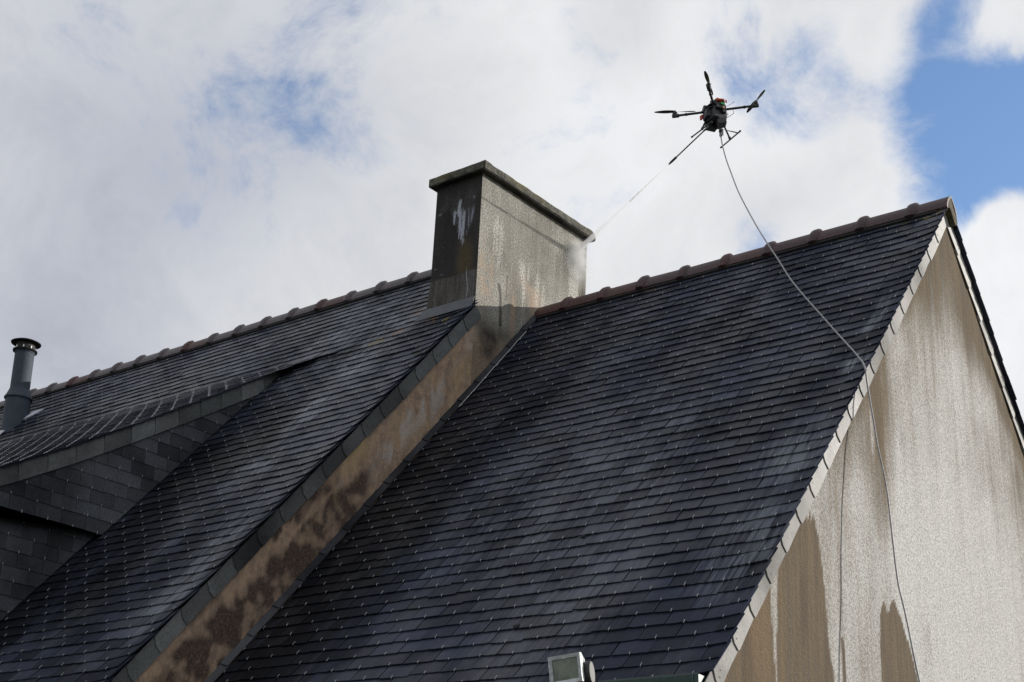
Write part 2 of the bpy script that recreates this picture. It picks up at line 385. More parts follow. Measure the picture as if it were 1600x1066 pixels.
def clip(poly, a, b, c):
    """keep a*x+b*y<=c"""
    out = []
    for i in range(len(poly)):
        p, q = poly[i], poly[(i + 1) % len(poly)]
        dp = a * p[0] + b * p[1] - c; dq = a * q[0] + b * q[1] - c
        if dp <= 0: out.append(p)
        if (dp < 0 < dq) or (dq < 0 < dp):
            k = dp / (dp - dq); out.append((p[0] + (q[0] - p[0]) * k, p[1] + (q[1] - p[1]) * k))
    return out
def infront(P):
    d = Vector(P) - CAM; z = -d.dot(CZ)
    return 800 + 2295.44 * d.dot(CX) / z, 533 - 2295.44 * d.dot(CY) / z, z

HK = []   # hooks collector: (plane, u, s, height)
def hook_mb(mb, pl, u, s, h, ln=.023, wd=.0022):
    if random.random() < .12: ln *= .5
    ln *= random.uniform(.6, 1.15)
    a = random.uniform(-.12, .12)
    U = (pl.U * math.cos(a) + pl.D * math.sin(a)); D = (pl.D * math.cos(a) - pl.U * math.sin(a))
    c = pl.at(u, s - ln / 2 + .003, h + .0022)
    M = Matrix((U, -D, pl.N)).transposed()
    mb.box(c, wd, ln, wd, M)
    mb.box(pl.at(u, s + .004, h - .001), wd, wd, .006, M)

def lay_roof(pl, parent, mat, u0, u1, rows, keep, tilt=.0095, th=.0070, raise_=None, part='slate', nbig=300, hookp=.97, cutpoly=None, seed=3, hookx=None, hooks=None, wjit=.0, ofs=0.):
    """rows = list of s of the lower edges.  keep(u, s) decides; raise_(u) lifts slates near a verge"""
    r = random.Random(seed)
    variants = [slate_mesh(part, mat, SW - .0060, .235, th, tilt, 50 + i + seed, .06) for i in range(10)]
    full, cut = [], []
    for k, s in enumerate(rows):
        off = (k % 2) * SW / 2 + ofs
        i0 = math.floor((u0 - off) / SW) - 1; i1 = math.ceil((u1 - off) / SW) + 1
        for i in range(i0, i1 + 1):
            uc = off + (i + .5) * SW
            a = max(u0, uc - SW / 2); b_ = min(u1, uc + SW / 2)
            if b_ - a < .03: continue
            if not keep((a + b_) / 2, s): continue
            px, py, z = infront(pl.at(uc, s))
            vis = -60 < px < 1660 and -60 < py < 1120
            rz = raise_ and (raise_(a) > 1e-4 or raise_(b_) > 1e-4)
            js = r.gauss(0, .0024); ju = r.gauss(0, .0012); jr = r.gauss(0, .008); jl = abs(r.gauss(0, .0016))
            if r.random() < .035: js += r.uniform(.004, .012); jr += r.gauss(0, .012)
            e = dict(a=a, b=b_, uc=uc, s=s + js, ju=ju, jr=jr, jl=jl, z=z if vis else z + 100, whole=(b_ - a > SW - .002) and not rz, v=r.randrange(10), poly=None)
            if cutpoly:
                P = [(a + .0014, s + js - .235), (b_ - .0014, s + js - .235), (b_ - .0014, s + js), (a + .0014, s + js)]
                Q = P
                for c in cutpoly(uc, s): Q = clip(Q, *c)
                if len(Q) < 3: continue
                ar = abs(sum(Q[q][0] * Q[(q + 1) % len(Q)][1] - Q[(q + 1) % len(Q)][0] * Q[q][1] for q in range(len(Q)))) / 2
                if ar < .0006: continue
                if max(abs(P[q][0] - Q[q][0]) + abs(P[q][1] - Q[q][1]) for q in range(min(len(P), len(Q)))) > 1e-6 or len(Q) != 4:
                    e['poly'] = Q; e['whole'] = False
            full.append(e)
            # hook
            if hooks is not None and r.random() < hookp and b_ - a > .1:
                hu = uc if a < uc < b_ else (a + b_) / 2
                ok = True
                if e['poly']:
                    sm_ = max(q[1] for q in e['poly'])
                    xs = [q[0] for q in e['poly'] if q[1] > sm_ - .02]
                    ok = min(xs) - .01 < hu < max(xs) + .01 and sm_ > s - .02
                if ok: hook_mb(hooks, pl, hu + r.gauss(0, .004), s + js, tilt * 3 + th + jl + (raise_(hu) if raise_ else 0))
    full.sort(key=lambda e: e['z'])
    rest = MB(); R0 = pl.rot()
    for n_, e in enumerate(full):
        if e['whole']:
            me = variants[e['v']]
            Rj = R0 @ Matrix.Rotation(e['jr'], 3, 'Z')
            P = pl.at(e['uc'] + e['ju'], e['s'], e['jl'])
            if n_ < nbig: addobj(part, me, parent, P, Rj)
            else: rest.add([P + Rj @ v.co for v in me.vertices], [tuple(p.vertices) for p in me.polygons])
        else:
            if e['poly']: poly = e['poly']
            else:
                a, b_, s = e['a'] + .0014, e['b'] - .0014, e['s']
                nn = 5; poly = [(a, s - .235), (b_, s - .235)] + [(b_ + (a - b_) * q / nn, s + r.uniform(-.0015, .0015)) for q in range(nn + 1)]
            def H(u, v, top): return tilt * (3 - (e['s'] - v) / EXP) + e['jl'] + (th if top else 0) + (raise_(u) if raise_ else 0)
            mb = MB().prism([pl.at(u, v, H(u, v, 0)) for u, v in poly], [pl.at(u, v, H(u, v, 1)) for u, v in poly])
            if n_ < nbig: mb.mk(part, mat, parent)
            else: rest.add(mb.v, mb.f)
    if rest.v: rest.mk(part + 's_beyond', mat, parent, kind='stuff')

# ================================================================== RIGHT HOUSE
hR = thing('slate_roofed_house', 'house on the right with dark slate roof and streaked pale roughcast gable', 'house', (-1.8, 0, GZ))
TAN = SA / CA
WT = .055                                   # build-up of the slates above the wall plane
# gable wall with wear fields
def grid_wall(X, y0, y1, ny, ztop, zbot, nz, fn, face=1, power=1.0):
    ys = np.linspace(y0, y1, ny); v = np.linspace(0, 1, nz)
    Y = np.repeat(ys[:, None], nz, 1); T = np.array([ztop(y) for y in ys])[:, None]
    B = np.array([zbot(y) for y in ys])[:, None]
    Z = T + (B - T) * v[None, :] ** power
    w_ = fn(Y, Z)
    V = np.stack([np.full(Y.size, X), Y.ravel(), Z.ravel()], 1)
    f = []
    for i in range(ny - 1):
        for j in range(nz - 1):
            a = i * nz + j; q = (a, a + 1, a + nz + 1, a + nz)
            f.append(q if face > 0 else q[::-1])
    A = np.stack([w_[0].ravel(), w_[1].ravel(), w_[2].ravel(), np.ones(Y.size)], 1)
    return V.tolist(), f, {'wear_shade': A}
def curve_band(Y, Z, pts, wid):
    """soft mask round a polyline in the (y,z) plane"""
    d = np.full(Y.shape, 9.)
    for (a, b_) in zip(pts[:-1], pts[1:]):
        a = np.array(a); b_ = np.array(b_); ab = b_ - a; L2 = (ab ** 2).sum() + 1e-12
        t_ = np.clip(((Y - a[0]) * ab[0] + (Z - a[1]) * ab[1]) / L2, 0, 1)
        d = np.minimum(d, np.hypot(Y - a[0] - t_ * ab[0], Z - a[1] - t_ * ab[1]))
    return 1 - sm(d, wid * .4, wid)
def ell(Y, Z, cy, cz, ry, rz): return 1 - sm(np.hypot((Y - cy) / ry, (Z - cz) / rz), .35, 1.0)
def gable_wear(Y, Z):
    Y0, Z0 = Y, Z; Y = Y - .10; Z = Z - .03
    st = fbm(Y * 14, Z * .9, 5); bl = fbm(Y * 2.2, Z * 1.4, 11)
    dz = -Z
    yb = np.interp(dz, [2.6, 2.80, 2.95, 3.10, 3.30, 3.67, 4.5, 6.6], [-2.42, -2.31, -2.245, -2.20, -2.17, -2.13, -2.10, -2.05])
    dr = -.861 * Z0 - Y0; df = -.861 * Z0 + Y0
    washed = .22 + .34 * sm(dz, .7, 1.5) + .34 * sm(dz, 1.7, 2.7)
    centre = np.exp(-((Y + .22) / (.10 + .17 * dz)) ** 2)
    washed += (.22 * centre - .06) * sm(dz, .35, .9) * (1 - .6 * sm(dz, 1.8, 2.6))
    k0 = np.interp(dz, [0, 1.4, 2.2, 3.5], [.55, .50, .22, .12])
    washed -= .42 * (1 - sm(dr + .06 * (st - .5), .25 * k0, k0)) * (1 - .5 * sm(dz, 2.0, 3.0))
    washed -= .20 * (1 - sm(df, .05, .30)) * (1 - sm(dz, 2.2, 2.8))
    mid = sm(Y + .10 * (st - .5), -1.42, -1.12)
    washed -= (.34 - .12 * sm(dz, 2.4, 3.2)) * (1 - mid) * (Y < -1.0) * sm(dz, 1.3, 1.9)
    washed += .28 * ell(Y, Z, -1.52, -2.10, .10, .26) * sm(st, .35, .6) + .14 * ell(Y, Z, -1.72, -2.75, .2, .5)
    washed += .34 * (st - .5) + .50 * (bl - .5) + .12 * (fbm(Y * 6, Z * 5, 19) - .5)
    washed -= .40 * ell(Y, Z, -1.41, -1.98, .10, .38) * (1 - mid * .5)
    washed -= .16 * ell(Y, Z, -1.42, -2.5, .16, .5)
    # unwashed brown region at the lower front
    edge = sm(Y + .05 * (fbm(Z * 9, Z * 0 + 3, 3) - .5), yb - .012, yb + .012)
    gate = sm(dz + .05 * np.abs(np.sin(Y * 60)), 2.86, 2.90)
    washed = washed * (1 - gate * (1 - edge)) + .10 * gate * (1 - edge) * (st > .3)
    wet = gate * (1 - edge)
    # pale run inside it
    yc = -2.722 - .012 * np.sin((dz - 3.2) * 4)
    wd = .030 * (1 - sm(dz, 3.35, 3.80)) + .006
    run = (1 - sm(np.abs(Y - yc), wd * .8, wd * 1.15)) * sm(dz, 3.18, 3.24)
    washed = np.maximum(washed, run * (.45 + .3 * st)); 
    # small run starting at the tip
    washed = np.maximum(washed, .75 * (1 - sm(np.abs(Y + 2.335 + .12 * (dz - 2.8)), .008, .016)) * (1 - sm(dz, 2.86, 2.9)) * sm(dz, 2.7, 2.75))
    # brown island with two tips
    l = np.interp(dz, [3.05, 3.15, 3.25, 3.45, 3.6, 4.2, 6.6], [-1.49, -1.50, -1.52, -1.535, -1.540, -1.545, -1.60])
    rr = np.interp(dz, [3.05, 3.13, 3.2, 3.28, 3.50, 3.7, 4.2, 6.6], [-1.28, -1.26, -1.215, -1.165, -1.055, -1.0, -.93, -.85])
    inside = sm(Y, l - .006, l + .006) * (1 - sm(Y, rr - .006, rr + .006))
    top = np.minimum(3.09 + np.abs(Y + 1.325) * 1.1, 3.13 + np.abs(Y + 1.462) * 1.6)
    top = np.maximum(top, 3.215 - np.abs(Y + 1.402) * 3.2)
    Yw = .03 * (fbm(Z * 11, Z * 0 + 8, 4) - .5)
    isl = inside * sm(dz + .03 * (fbm(Y * 30, Z * 0, 6) - .5), top - .008, top + .008)
    washed = washed * (1 - isl) * 1.0 + .05 * isl; wet = np.maximum(wet, isl)
    # pale drip along the hose edge
    washed = np.maximum(washed, .8 * curve_band(Y, Z, [(-1.235, -3.16), (-1.20, -3.23), (-1.165, -3.29)], .014))
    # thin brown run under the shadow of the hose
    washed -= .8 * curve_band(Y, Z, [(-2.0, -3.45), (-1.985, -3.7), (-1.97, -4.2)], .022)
    dark = .45 * wet * sm(fbm(Y * 9, Z * .9, 21), .5, .72) + .55 * ell(Y, Z, -2.42, -3.35, .05, .30) * wet
    dark += .25 * ell(Y, Z, -1.40, -2.0, .05, .30)
    dark += .35 * (1 - sm(dz, .3, 1.1)) * sm(fbm(Y * 7, Z * 1.5, 9), .45, .7)
    och = .55 * wet * (1 - sm(Y, -3.0, -2.45)) * sm(fbm(Y * 12, Z * 1.0, 33), .35, .62)
    return np.clip(washed, 0, 1), np.clip(dark, 0, 1), np.clip(och, 0, 1)
GX = -.045
V, F, A = grid_wall(GX, -3.20, 3.20, 380, lambda y: -abs(y) * TAN - .075, lambda y: -4.7, 300, gable_wear, -1)
mk('gable_wall', V, F, M_gable, hR, attrs=A)
# lower walls, rear and front walls, body
mb = MB()
mb.add([(GX, -3.2, -4.7), (GX, 3.2, -4.7), (GX, 3.2, GZ), (GX, -3.2, GZ)], [(3, 2, 1, 0)])
mb.add([(GX, -3.2, -3.79), (GX, -3.2, GZ), (XF, -3.2, GZ), (XF, -3.2, -3.79)], [(0, 1, 2, 3)])
mb.add([(GX, 3.2, -3.79), (GX, 3.2, GZ), (XF, 3.2, GZ), (XF, 3.2, -3.79)], [(3, 2, 1, 0)])
mb.mk('wall', M_plaster, hR)
# roof decks (closed slabs a little below the slates)
def slab(pl, u0, u1, s0, s1, h0, h1, parent, mat, name='roof_deck'):
    c = [(u0, s0), (u1, s0), (u1, s1), (u0, s1)]
    return MB().prism([pl.at(u, s, h0) for u, s in c], [pl.at(u, s, h1) for u, s in c]).mk(name, mat, parent)
HS = -.034                                   # slate beds sit HS below the calibrated surface
slab(PR, XF + .01, -.056, .0, EAVE + .01, -.07, HS - .004, hR, M_deck)
PB = Plane((0, 0, 0), (1, 0, 0), (0, CA, -SA), (0, SA, CA))
slab(PB, XF + .01, -.056, .0, EAVE, -.07, HS - .004, hR, M_deck)
# front slope
PRs = Plane(PR.at(0, 0, HS), PR.U, PR.D, PR.N)
rows = []
s = .082
while s < EAVE + .02: rows.append(s); s += EXP
rows[-1] = min(rows[-1], EAVE)
hooksR = MB()
def rz(u): return .014 * max(0, (u + .20) / .20) ** 2 if u > -.20 else 0.
roofR = hR
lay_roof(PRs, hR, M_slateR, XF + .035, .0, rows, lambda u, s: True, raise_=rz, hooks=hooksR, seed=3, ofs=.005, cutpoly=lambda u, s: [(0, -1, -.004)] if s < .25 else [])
hooksR.mk('slate_hooks', M_hook, hR, kind='stuff')
# rear slope: courses joined (only their verge edge shows)
rest = MB(); PBs = Plane(PB.at(0, 0, HS), PB.U, PB.D, PB.N)
r = random.Random(5)
for k, s in enumerate(rows):
    off = (k % 2) * SW / 2
    for i in range(-18, 1):
        a = max(XF + .03, off + (i - .5) * SW); b_ = min(.0 + r.uniform(-.004, .004), off + (i + .5) * SW)
        if b_ - a < .03: continue
        t0 = max(.004, s - .2); P = [(a + .0014, t0), (b_ - .0014, t0), (b_ - .0014, s), (a + .0014, s)]
        H = lambda u, v, q: .0085 * (3 - (s - v) / EXP) + q + rz(u)
        rest.prism([PBs.at(u, v, H(u, v, 0)) for u, v in P], [PBs.at(u, v, H(u, v, .0055)) for u, v in P])
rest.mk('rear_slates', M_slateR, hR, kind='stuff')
# ragged clipped verge: bedding under the oversailing slates, front and rear

def verge_run(X, apex_y, apex_z, sgn, s_list, width, drop, mat, parent, side=1, lab=None, seed=1, tail=.02, th=.006):
    """slates hung on the wall face along the slope; they lie in the plane x = X.
    s_list = joints (lower ends) along the slope"""
    r = random.Random(seed)
    D = Vector((0, sgn * CA, -SA)); Nn = Vector((0, sgn * -SA * -1, -CA)) if sgn > 0 else Vector((0, SA, -CA))
    Nn = Vector((0, -sgn * SA, -CA))          # in-plane, away from the roof surface
    out = Vector((side, 0, 0)); prev = s_list[0][0]
    for k, (s0, s1) in enumerate(s_list):
        # outline in (s, d): lower end is cut like a shallow hook
        e = r.uniform(-.010, .010); drop_ = drop; width_ = width; width = width_ + r.uniform(-.005, .005)
        pts = [(s0 - .05, drop), (s1 - .020 + e, drop), (s1 + .004 + e, drop + width * .50), (s1 + .002 + e, drop + width * .97), (s1 - .03, drop + width + r.uniform(-.003, .003)), (s0 + .09, drop + width + r.uniform(-.003, .003)), (s0 - .05, drop + width + r.uniform(-.003, .003))]
        ap = Vector((X, apex_y, apex_z))
        def H(s_): return .0015 + .0085 * (s_ - s0 + .05) / (s1 - s0 + .05)
        lo = [ap + D * s_ + Nn * d + out * H(s_) for s_, d in pts]
        hi = [ap + D * s_ + Nn * d + out * (H(s_) + th) for s_, d in pts]
        o = MB().prism(lo, hi).mk('verge_slate', mat, parent, bevel=.0012); width = width_
        # nail dots
        for q in range(r.choice((0, 1, 2))):
            c = ap + D * (s1 - .035 - .03 * q) + Nn * (drop + width * r.uniform(.3, .6)) + out * (H(s1) + th + .0008)
            mk('nail', [c + out * .0015] + [c + D * .0035 * math.cos(a) + Nn * .0035 * math.sin(a) for a in np.linspace(0, 2 * math.pi, 7)[:-1]], [(0, i + 1, (i + 1) % 6 + 1) for i in range(6)], M_black, o)
J = [.15 + .0] + [.411 + .2555 * i for i in range(20)]
verge_run(GX + .001, 0, 0, -1, list(zip(J[:-1], J[1:])), .106, .014, M_slateW, hR, 1, seed=4)
J2 = [.12] + [.36 + .2555 * i for i in range(19)]
verge_run(GX + .001, 0, 0, 1, list(zip(J2[:-1], J2[1:])), .085, .014, M_slateW, hR, 1, seed=9)
# apex slate of the verge
mk('verge_slate', [(GX + .002 + q, y, z) for q in (0, .007) for y, z in ((-.125, -.17), (0, -.03), (.10, -.15), (.055, -.20), (0, -.165), (-.06, -.235))],
   [(0, 1, 2, 3, 4, 5)[::-1], (6, 7, 8, 9, 10, 11)] + [(i, (i + 1) % 6, 6 + (i + 1) % 6, 6 + i) for i in range(6)], M_slateW, hR)

# ridge tiles
def ridge_tile(x0, x1, y, z, parent, mat, seed, collar=True, wd=.088, ht=.048, rr=False):
    r = random.Random(seed)
    n = 9; V = []; F = []
    def prof(sc, add):
        P = []
        for i in range(n):
            a = math.pi * i / (n - 1)
            yy = -math.cos(a) * (wd * sc + add); zz = (math.sin(a) ** .8) * (ht * sc + add) - TAN * 0 
            zz += -abs(math.cos(a)) ** 1.3 * (wd) * .80 - .0
            P.append((yy, zz))
        return P
    dz = r.uniform(-.006, .004); tl = r.uniform(-.014, .014)
    stations = []
    if collar:
        # collar at the left end of each tile
        for t_, sc, add in ((-.014, 1, .000), (-.014, 1, .010), (-.004, 1, .019), (.014, 1, .025), (.034, 1, .026), (.052, 1, .019), (.062, 1, .008), (.066, 1, 0)):
            stations.append((x0 + t_, prof(sc, add)))
    else: stations.append((x0, prof(1, 0)))
    stations.append((x1, prof(1, 0)))
    outer = []
    for x, P in stations: outer.append([(x, y + p[0], z + p[1] + dz + tl * (x - x0)) for p in P])
    inner = []
    for x, P in stations: inner.append([(x, y + p[0] * .84, z + p[1] - .014 + dz + tl * (x - x0)) for p in P])
    ns = len(stations)
    V = [v for R_ in outer for v in R_] + [v for R_ in inner for v in R_]
    off = ns * n
    for i in range(ns - 1):
        for k in range(n - 1):
            a = i * n + k; F.append((a, a + n, a + n + 1, a + 1)); c = off + a; F.append((c, c + 1, c + n + 1, c + n))
    for e in (0, ns - 1):
        for k in range(n - 1):
            a = e * n + k; q = (a, a + 1, off + a + 1, off + a); F.append(q if e == 0 else q[::-1])
    for k in (0, n - 1):
        for i in range(ns - 1):
            a = i * n + k; q = (a, off + a, off + a + n, a + n); F.append(q if k == 0 else q[::-1])
    return mk('ridge_tile', V, F, mat, parent, smooth=40)
x1 = .012
xs = [-.286 - .38 * i for i in range(9)]
ridge_tile(xs[0], .012, 0, .006, hR, M_ridge, 1)
for i in range(8): ridge_tile(xs[i + 1], xs[i] + .012, 0, .006, hR, (M_ridge, M_ridge, M_ridge, M_ridge3)[i % 4] if i < 6 else M_ridge3, 10 + i)
ridge_tile(-3.605, xs[8] + .012, 0, .006, hR, M_ridge3, 40, collar=False)
# mortar plug at the open end and under-bedding
n = 12
P = [(0, -.085 * math.cos(math.pi * i / n), .006 + (math.sin(math.pi * i / n) ** .8) * .046 - abs(math.cos(math.pi * i / n)) ** 1.3 * .080) for i in range(n + 1)]
P += [(0, .09, -.13), (0, .055, -.16), (0, .02, -.10), (0, -.03, -.055)]
V = [(x + (.004 if k % 3 else 0) * (x > 0), y, z) for x in (-.04, .006) for k, (_, y, z) in enumerate(P)]
L_ = len(P)
mk('ridge_mortar', V, [tuple(range(L_)), tuple(range(L_, 2 * L_))[::-1]] + [(i, L_ + i, L_ + (i + 1) % L_, (i + 1) % L_) for i in range(L_)], M_mortar, hR)
mb = MB()
for sg in (-1, 1):
    mb.box((XF / 2 - .03, sg * .082, -.088), abs(XF) - .06, .022, .022, Matrix.Rotation(-sg * math.radians(49), 3, 'X'))
mb.mk('ridge_bedding', M_deck, hR)

# gutter at the eave: back, floor, lip and front with end cap
ey, ez = -CA * EAVE, -SA * EAVE
mb = MB()
G0, G1 = XF + .02, -.047
prof = [(ey + .03, ez - .012), (ey - .045, ez - .006), (ey - .052, ez - .002), (ey - .055, ez - .012), (ey - .052, ez - .095), (ey - .02, ez - .12), (ey + .03, ez - .125)]
mb.prism([(G0, y, z) for y, z in prof], [(G1, y, z) for y, z in prof])
gt = mb.mk('gutter', M_gutter, hR, bevel=.003)
MB().box((-.075, ey - .0565, ez - .052), .004, .004, .082).mk('gutter_seam', M_gseam, gt)
for i in range(5):
    MB().box((-.6 - .7 * i, ey - .058, ez - .05), .022, .006, .10).mk('gutter_bracket', M_gutter, gt)

# step flashing along the party wall (belongs to the right roof)
r = random.Random(2)
k = 0; s0 = .06
while s0 < EAVE:
    s1 = s0 + .283
    A0, A1 = PR.at(XF + .004, s0, .030), PR.at(XF + .004, s1 + .012, .038)
    B0, B1 = PR.at(XF + .036, s0, -.004), PR.at(XF + .036, s1, .004)
    n_ = (A1 - A0).cross(B0 - A0).normalized()
    if n_.x < 0: n_ = -n_
    q = [A0 - PR.D * .03, A1, PR.at(XF + .028, s1 + .006, .018), B1, B0 - PR.D * .03]
    MB().prism([v - n_ * .0 for v in q], [v + n_ * .006 for v in q]).mk('flashing_slate', M_slateF, hR, bevel=.001)
    s0 = s1; k += 1
pts = [PR.at(XF + .043 + r.uniform(-.003, .003), s_, .004) for s_ in np.arange(.35, 1.55, .06)]
MB().tube(pts, .0032, 6).mk('zinc_edge', M_zinc, hR)
# small black lumps on the slates
for (px, py, s_) in ((540, 848, .028), (911, 839, .016), (807, 980, .022)):
    d = pray(px, py); tt = (PR.O - CAM).dot(PR.N) / d.dot(PR.N); c = CAM + d * tt
    bm = bmesh.new(); bmesh.ops.create_icosphere(bm, subdivisions=2, radius=s_)
    for v in bm.verts: v.co *= random.uniform(.7, 1.2)
    me = bpy.data.meshes.new('dark_clump'); bm.to_mesh(me); bm.free(); me.materials.append(M_deck)
    o = addobj('dark_clump', me, hR, c + PR.N * .004, PR.rot()); o.scale = (1, .8, .45)

# ================================================================== LEFT HOUSE
hL = thing('slate_roofed_house', 'house on the left with slate-hung dormer and big roughcast chimney', 'house', (-8.5, YL, GZ))
LX0 = -15.0
PLs = Plane(PL.at(0, 0, HS), PL.U, PL.D, PL.N)
SE = 6.15
CREASE = 1.30
slab(PL, LX0, XF - .02, .0, SE, -.09, HS - .004, hL, M_deck)
PLB = Plane((0, YL, HL), (1, 0, 0), (0, CA, -SA), (0, SA, CA))
slab(PLB, LX0, XF - .02, .0, SE, -.09, -.008, hL, M_slateL, 'rear_slope')
rowsL = []; s = .085
while s < SE: rowsL.append(s); s += EXP
hooksL = MB()
def rzL(u): return .016 * max(0, (u - (XF - .22)) / .22) ** 2 if u > XF - .22 else 0.
def keepL(u, s):
    if u < XD - .22 and s > CREASE + .10: return False
    if -4.10 < u < XF and s < .93: return False
    return True
def cutL(u, s):
    c = []
    if s > CREASE + .12 and u < XD + .12: c.append((-1, 0, -(XD + .002 if s < 3.98 else XD - .098)))
    if s < .25: c.append((0, -1, -.004))
    if u > XW_ - .1 and s < 1.36: c.append((0, -1, -1.105))
    return c
XW_ = -4.105
# slates above the crease kick up gently towards the dormer
PLs_tilt = .0052
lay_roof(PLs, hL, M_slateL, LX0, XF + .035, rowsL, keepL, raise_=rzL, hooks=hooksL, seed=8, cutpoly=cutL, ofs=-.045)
# party wall (its roof-side top follows the left roof; the bottom disappears behind the right roof)
def fire_wear(Y, Z):
    # a = distance along the slope, d = depth below the left roof edge
    zl = HL + (Y - YL) * TAN
    d = (zl - Z) * CA; a = -(Y - YL) / CA
    n1 = fbm(Y * 5, Z * 5, 40); n2 = fbm(Y * 13, Z * 13, 41); n3 = fbm(a * 2.2, d * 8, 42)
    washed = .30 * sm(n2, .55, .75) + .42 * ell(a, d, 1.0, .12, .35, .12)
    washed += .75 * sm(fbm(Y * 16, Z * 4, 44), .38, .62) * (1 - sm(np.abs(a - 2.05 - .2 * (d - .3)), .35, .75)) * sm(d, .20, .27) * (1 - sm(d, .34, .45))
    washed += .3 * ell(a, d, .9, .25, .5, .12)
    low = sm(d + .20 * (n1 - .5) + .06 * (n2 - .5), .27 - .055 * np.clip(a - 2.6, 0, 2.2), .35 - .055 * np.clip(a - 2.6, 0, 2.2)) * sm(a, 2.55, 2.8)
    dark = .85 * low * (.55 + .45 * sm(n2, .3, .6)) + .18 * sm(fbm(a * 6, d * 9, 47), .56, .7)
    for (ca, cd, ra, rd, k) in ((3.55, .14, .26, .09, 1.1), (3.30, .17, .2, .08, .9), (3.92, .13, .10, .055, .9), (4.35, .11, .13, .04, .7), (2.85, .10, .10, .05, .4), (4.7, .12, .3, .05, .45), (3.75, .10, .08, .05, .7)):
        dark = np.maximum(dark, k * ell(a + .14 * (n2 - .5), d + .10 * (n1 - .5), ca, cd, ra, rd))
    dark = np.maximum(dark, .45 * ell(a + .2 * (n2 - .5), d + .14 * (n1 - .5), .95, .24, .28, .15))
    dark = np.clip(dark * (.6 + .7 * sm(n2, .3, .6)), 0, 1)
    och = .30 * sm(n1, .5, .7) + .45 * ell(a + .2 * (n2 - .5), d, 2.95, .15, .35, .12) + .4 * ell(a, d, 1.15, .33, .35, .12)
    return np.clip(washed, 0, 1), dark, np.clip(och, 0, 1)
V, F, A = grid_wall(XF, -4.2, -.845, 300, lambda y: HL + (y - YL) * TAN - .05 + .02, lambda y: (y) * TAN - .16, 70, fire_wear, -1)
mk('party_wall', V, F, M_fire, hL, attrs=A)
def chim_wear(Y, Z):
    n1 = fbm(Y * 4, Z * 4, 60); n2 = fbm(Y * 14, Z * 14, 61); st = fbm(Y * 22, Z * 2.0, 62)
    washed = .42 + .5 * (n1 - .5) + .30 * (st - .5)
    washed += .55 * ell(Y, Z, .47, .45, .10, .42) + .3 * ell(Y, Z, .42, .68, .12, .12)
    washed += .45 * sm(st, .58, .68) * ell(Y, Z, -.18, .15, .30, .30) + .4 * sm(st, .6, .7) * ell(Y, Z, -.62, .42, .12, .28)
    washed -= .5 * ell(Y, Z, .62, .45, .10, .6)
    washed -= .55 * sm(-Z, .28, .45)
    dark = .35 * (1 - sm(.955 - Z, .0, .07)) * sm(n2, .3, .6) + .45 * ell(Y, Z, .60, .78, .16, .20)
    dark += .5 * curve_band(Y + .01 * (n2 - .5), Z, [(-.455, .16), (-.455, .02), (-.46, -.05)], .016)  # shade in the two wall grooves painted as dark lines
    dark += .75 * curve_band(Y + .02 * (n2 - .5), Z, [(-.56, .04), (-.53, -.06), (-.52, -.30)], .026)
    dark += .3 * curve_band(Y, Z, [(.60, .1), (.61, .6)], .02)
    dark += .70 * ell(Y + .1 * (n2 - .5), Z + .1 * (n1 - .5), -.66, -.50, .18, .18) + .30 * sm(-Z, .12, .40) * sm(n1, .35, .6) + .25 * ell(Y, Z, -.62, .38, .14, .2)
    och = .55 * ell(Y, Z, -.22, .08, .30, .25) * sm(n1, .35, .6) + .35 * ell(Y, Z, -.74, .1, .14, .4) * sm(n2, .4, .6) + .55 * sm(-Z, .35, .55)
    och += .5 * ell(Y, Z, -.36, -.18, .05, .3)
    return np.clip(washed, 0, 1), np.clip(dark, 0, 1), np.clip(och, 0, 1)
ch = addobj('chimney', None, hL, ((XF + -4.105) / 2, -.1, -.3))
YC, YB, XW, ZT = -.845, .652, -4.105, .955
V, F, A = grid_wall(XF, YC, YB, 230, lambda y: ZT, lambda y: (-abs(y) * TAN - .16), 260, chim_wear, -1)
mk('chimney_side', V, F, M_chim, ch, attrs=A)
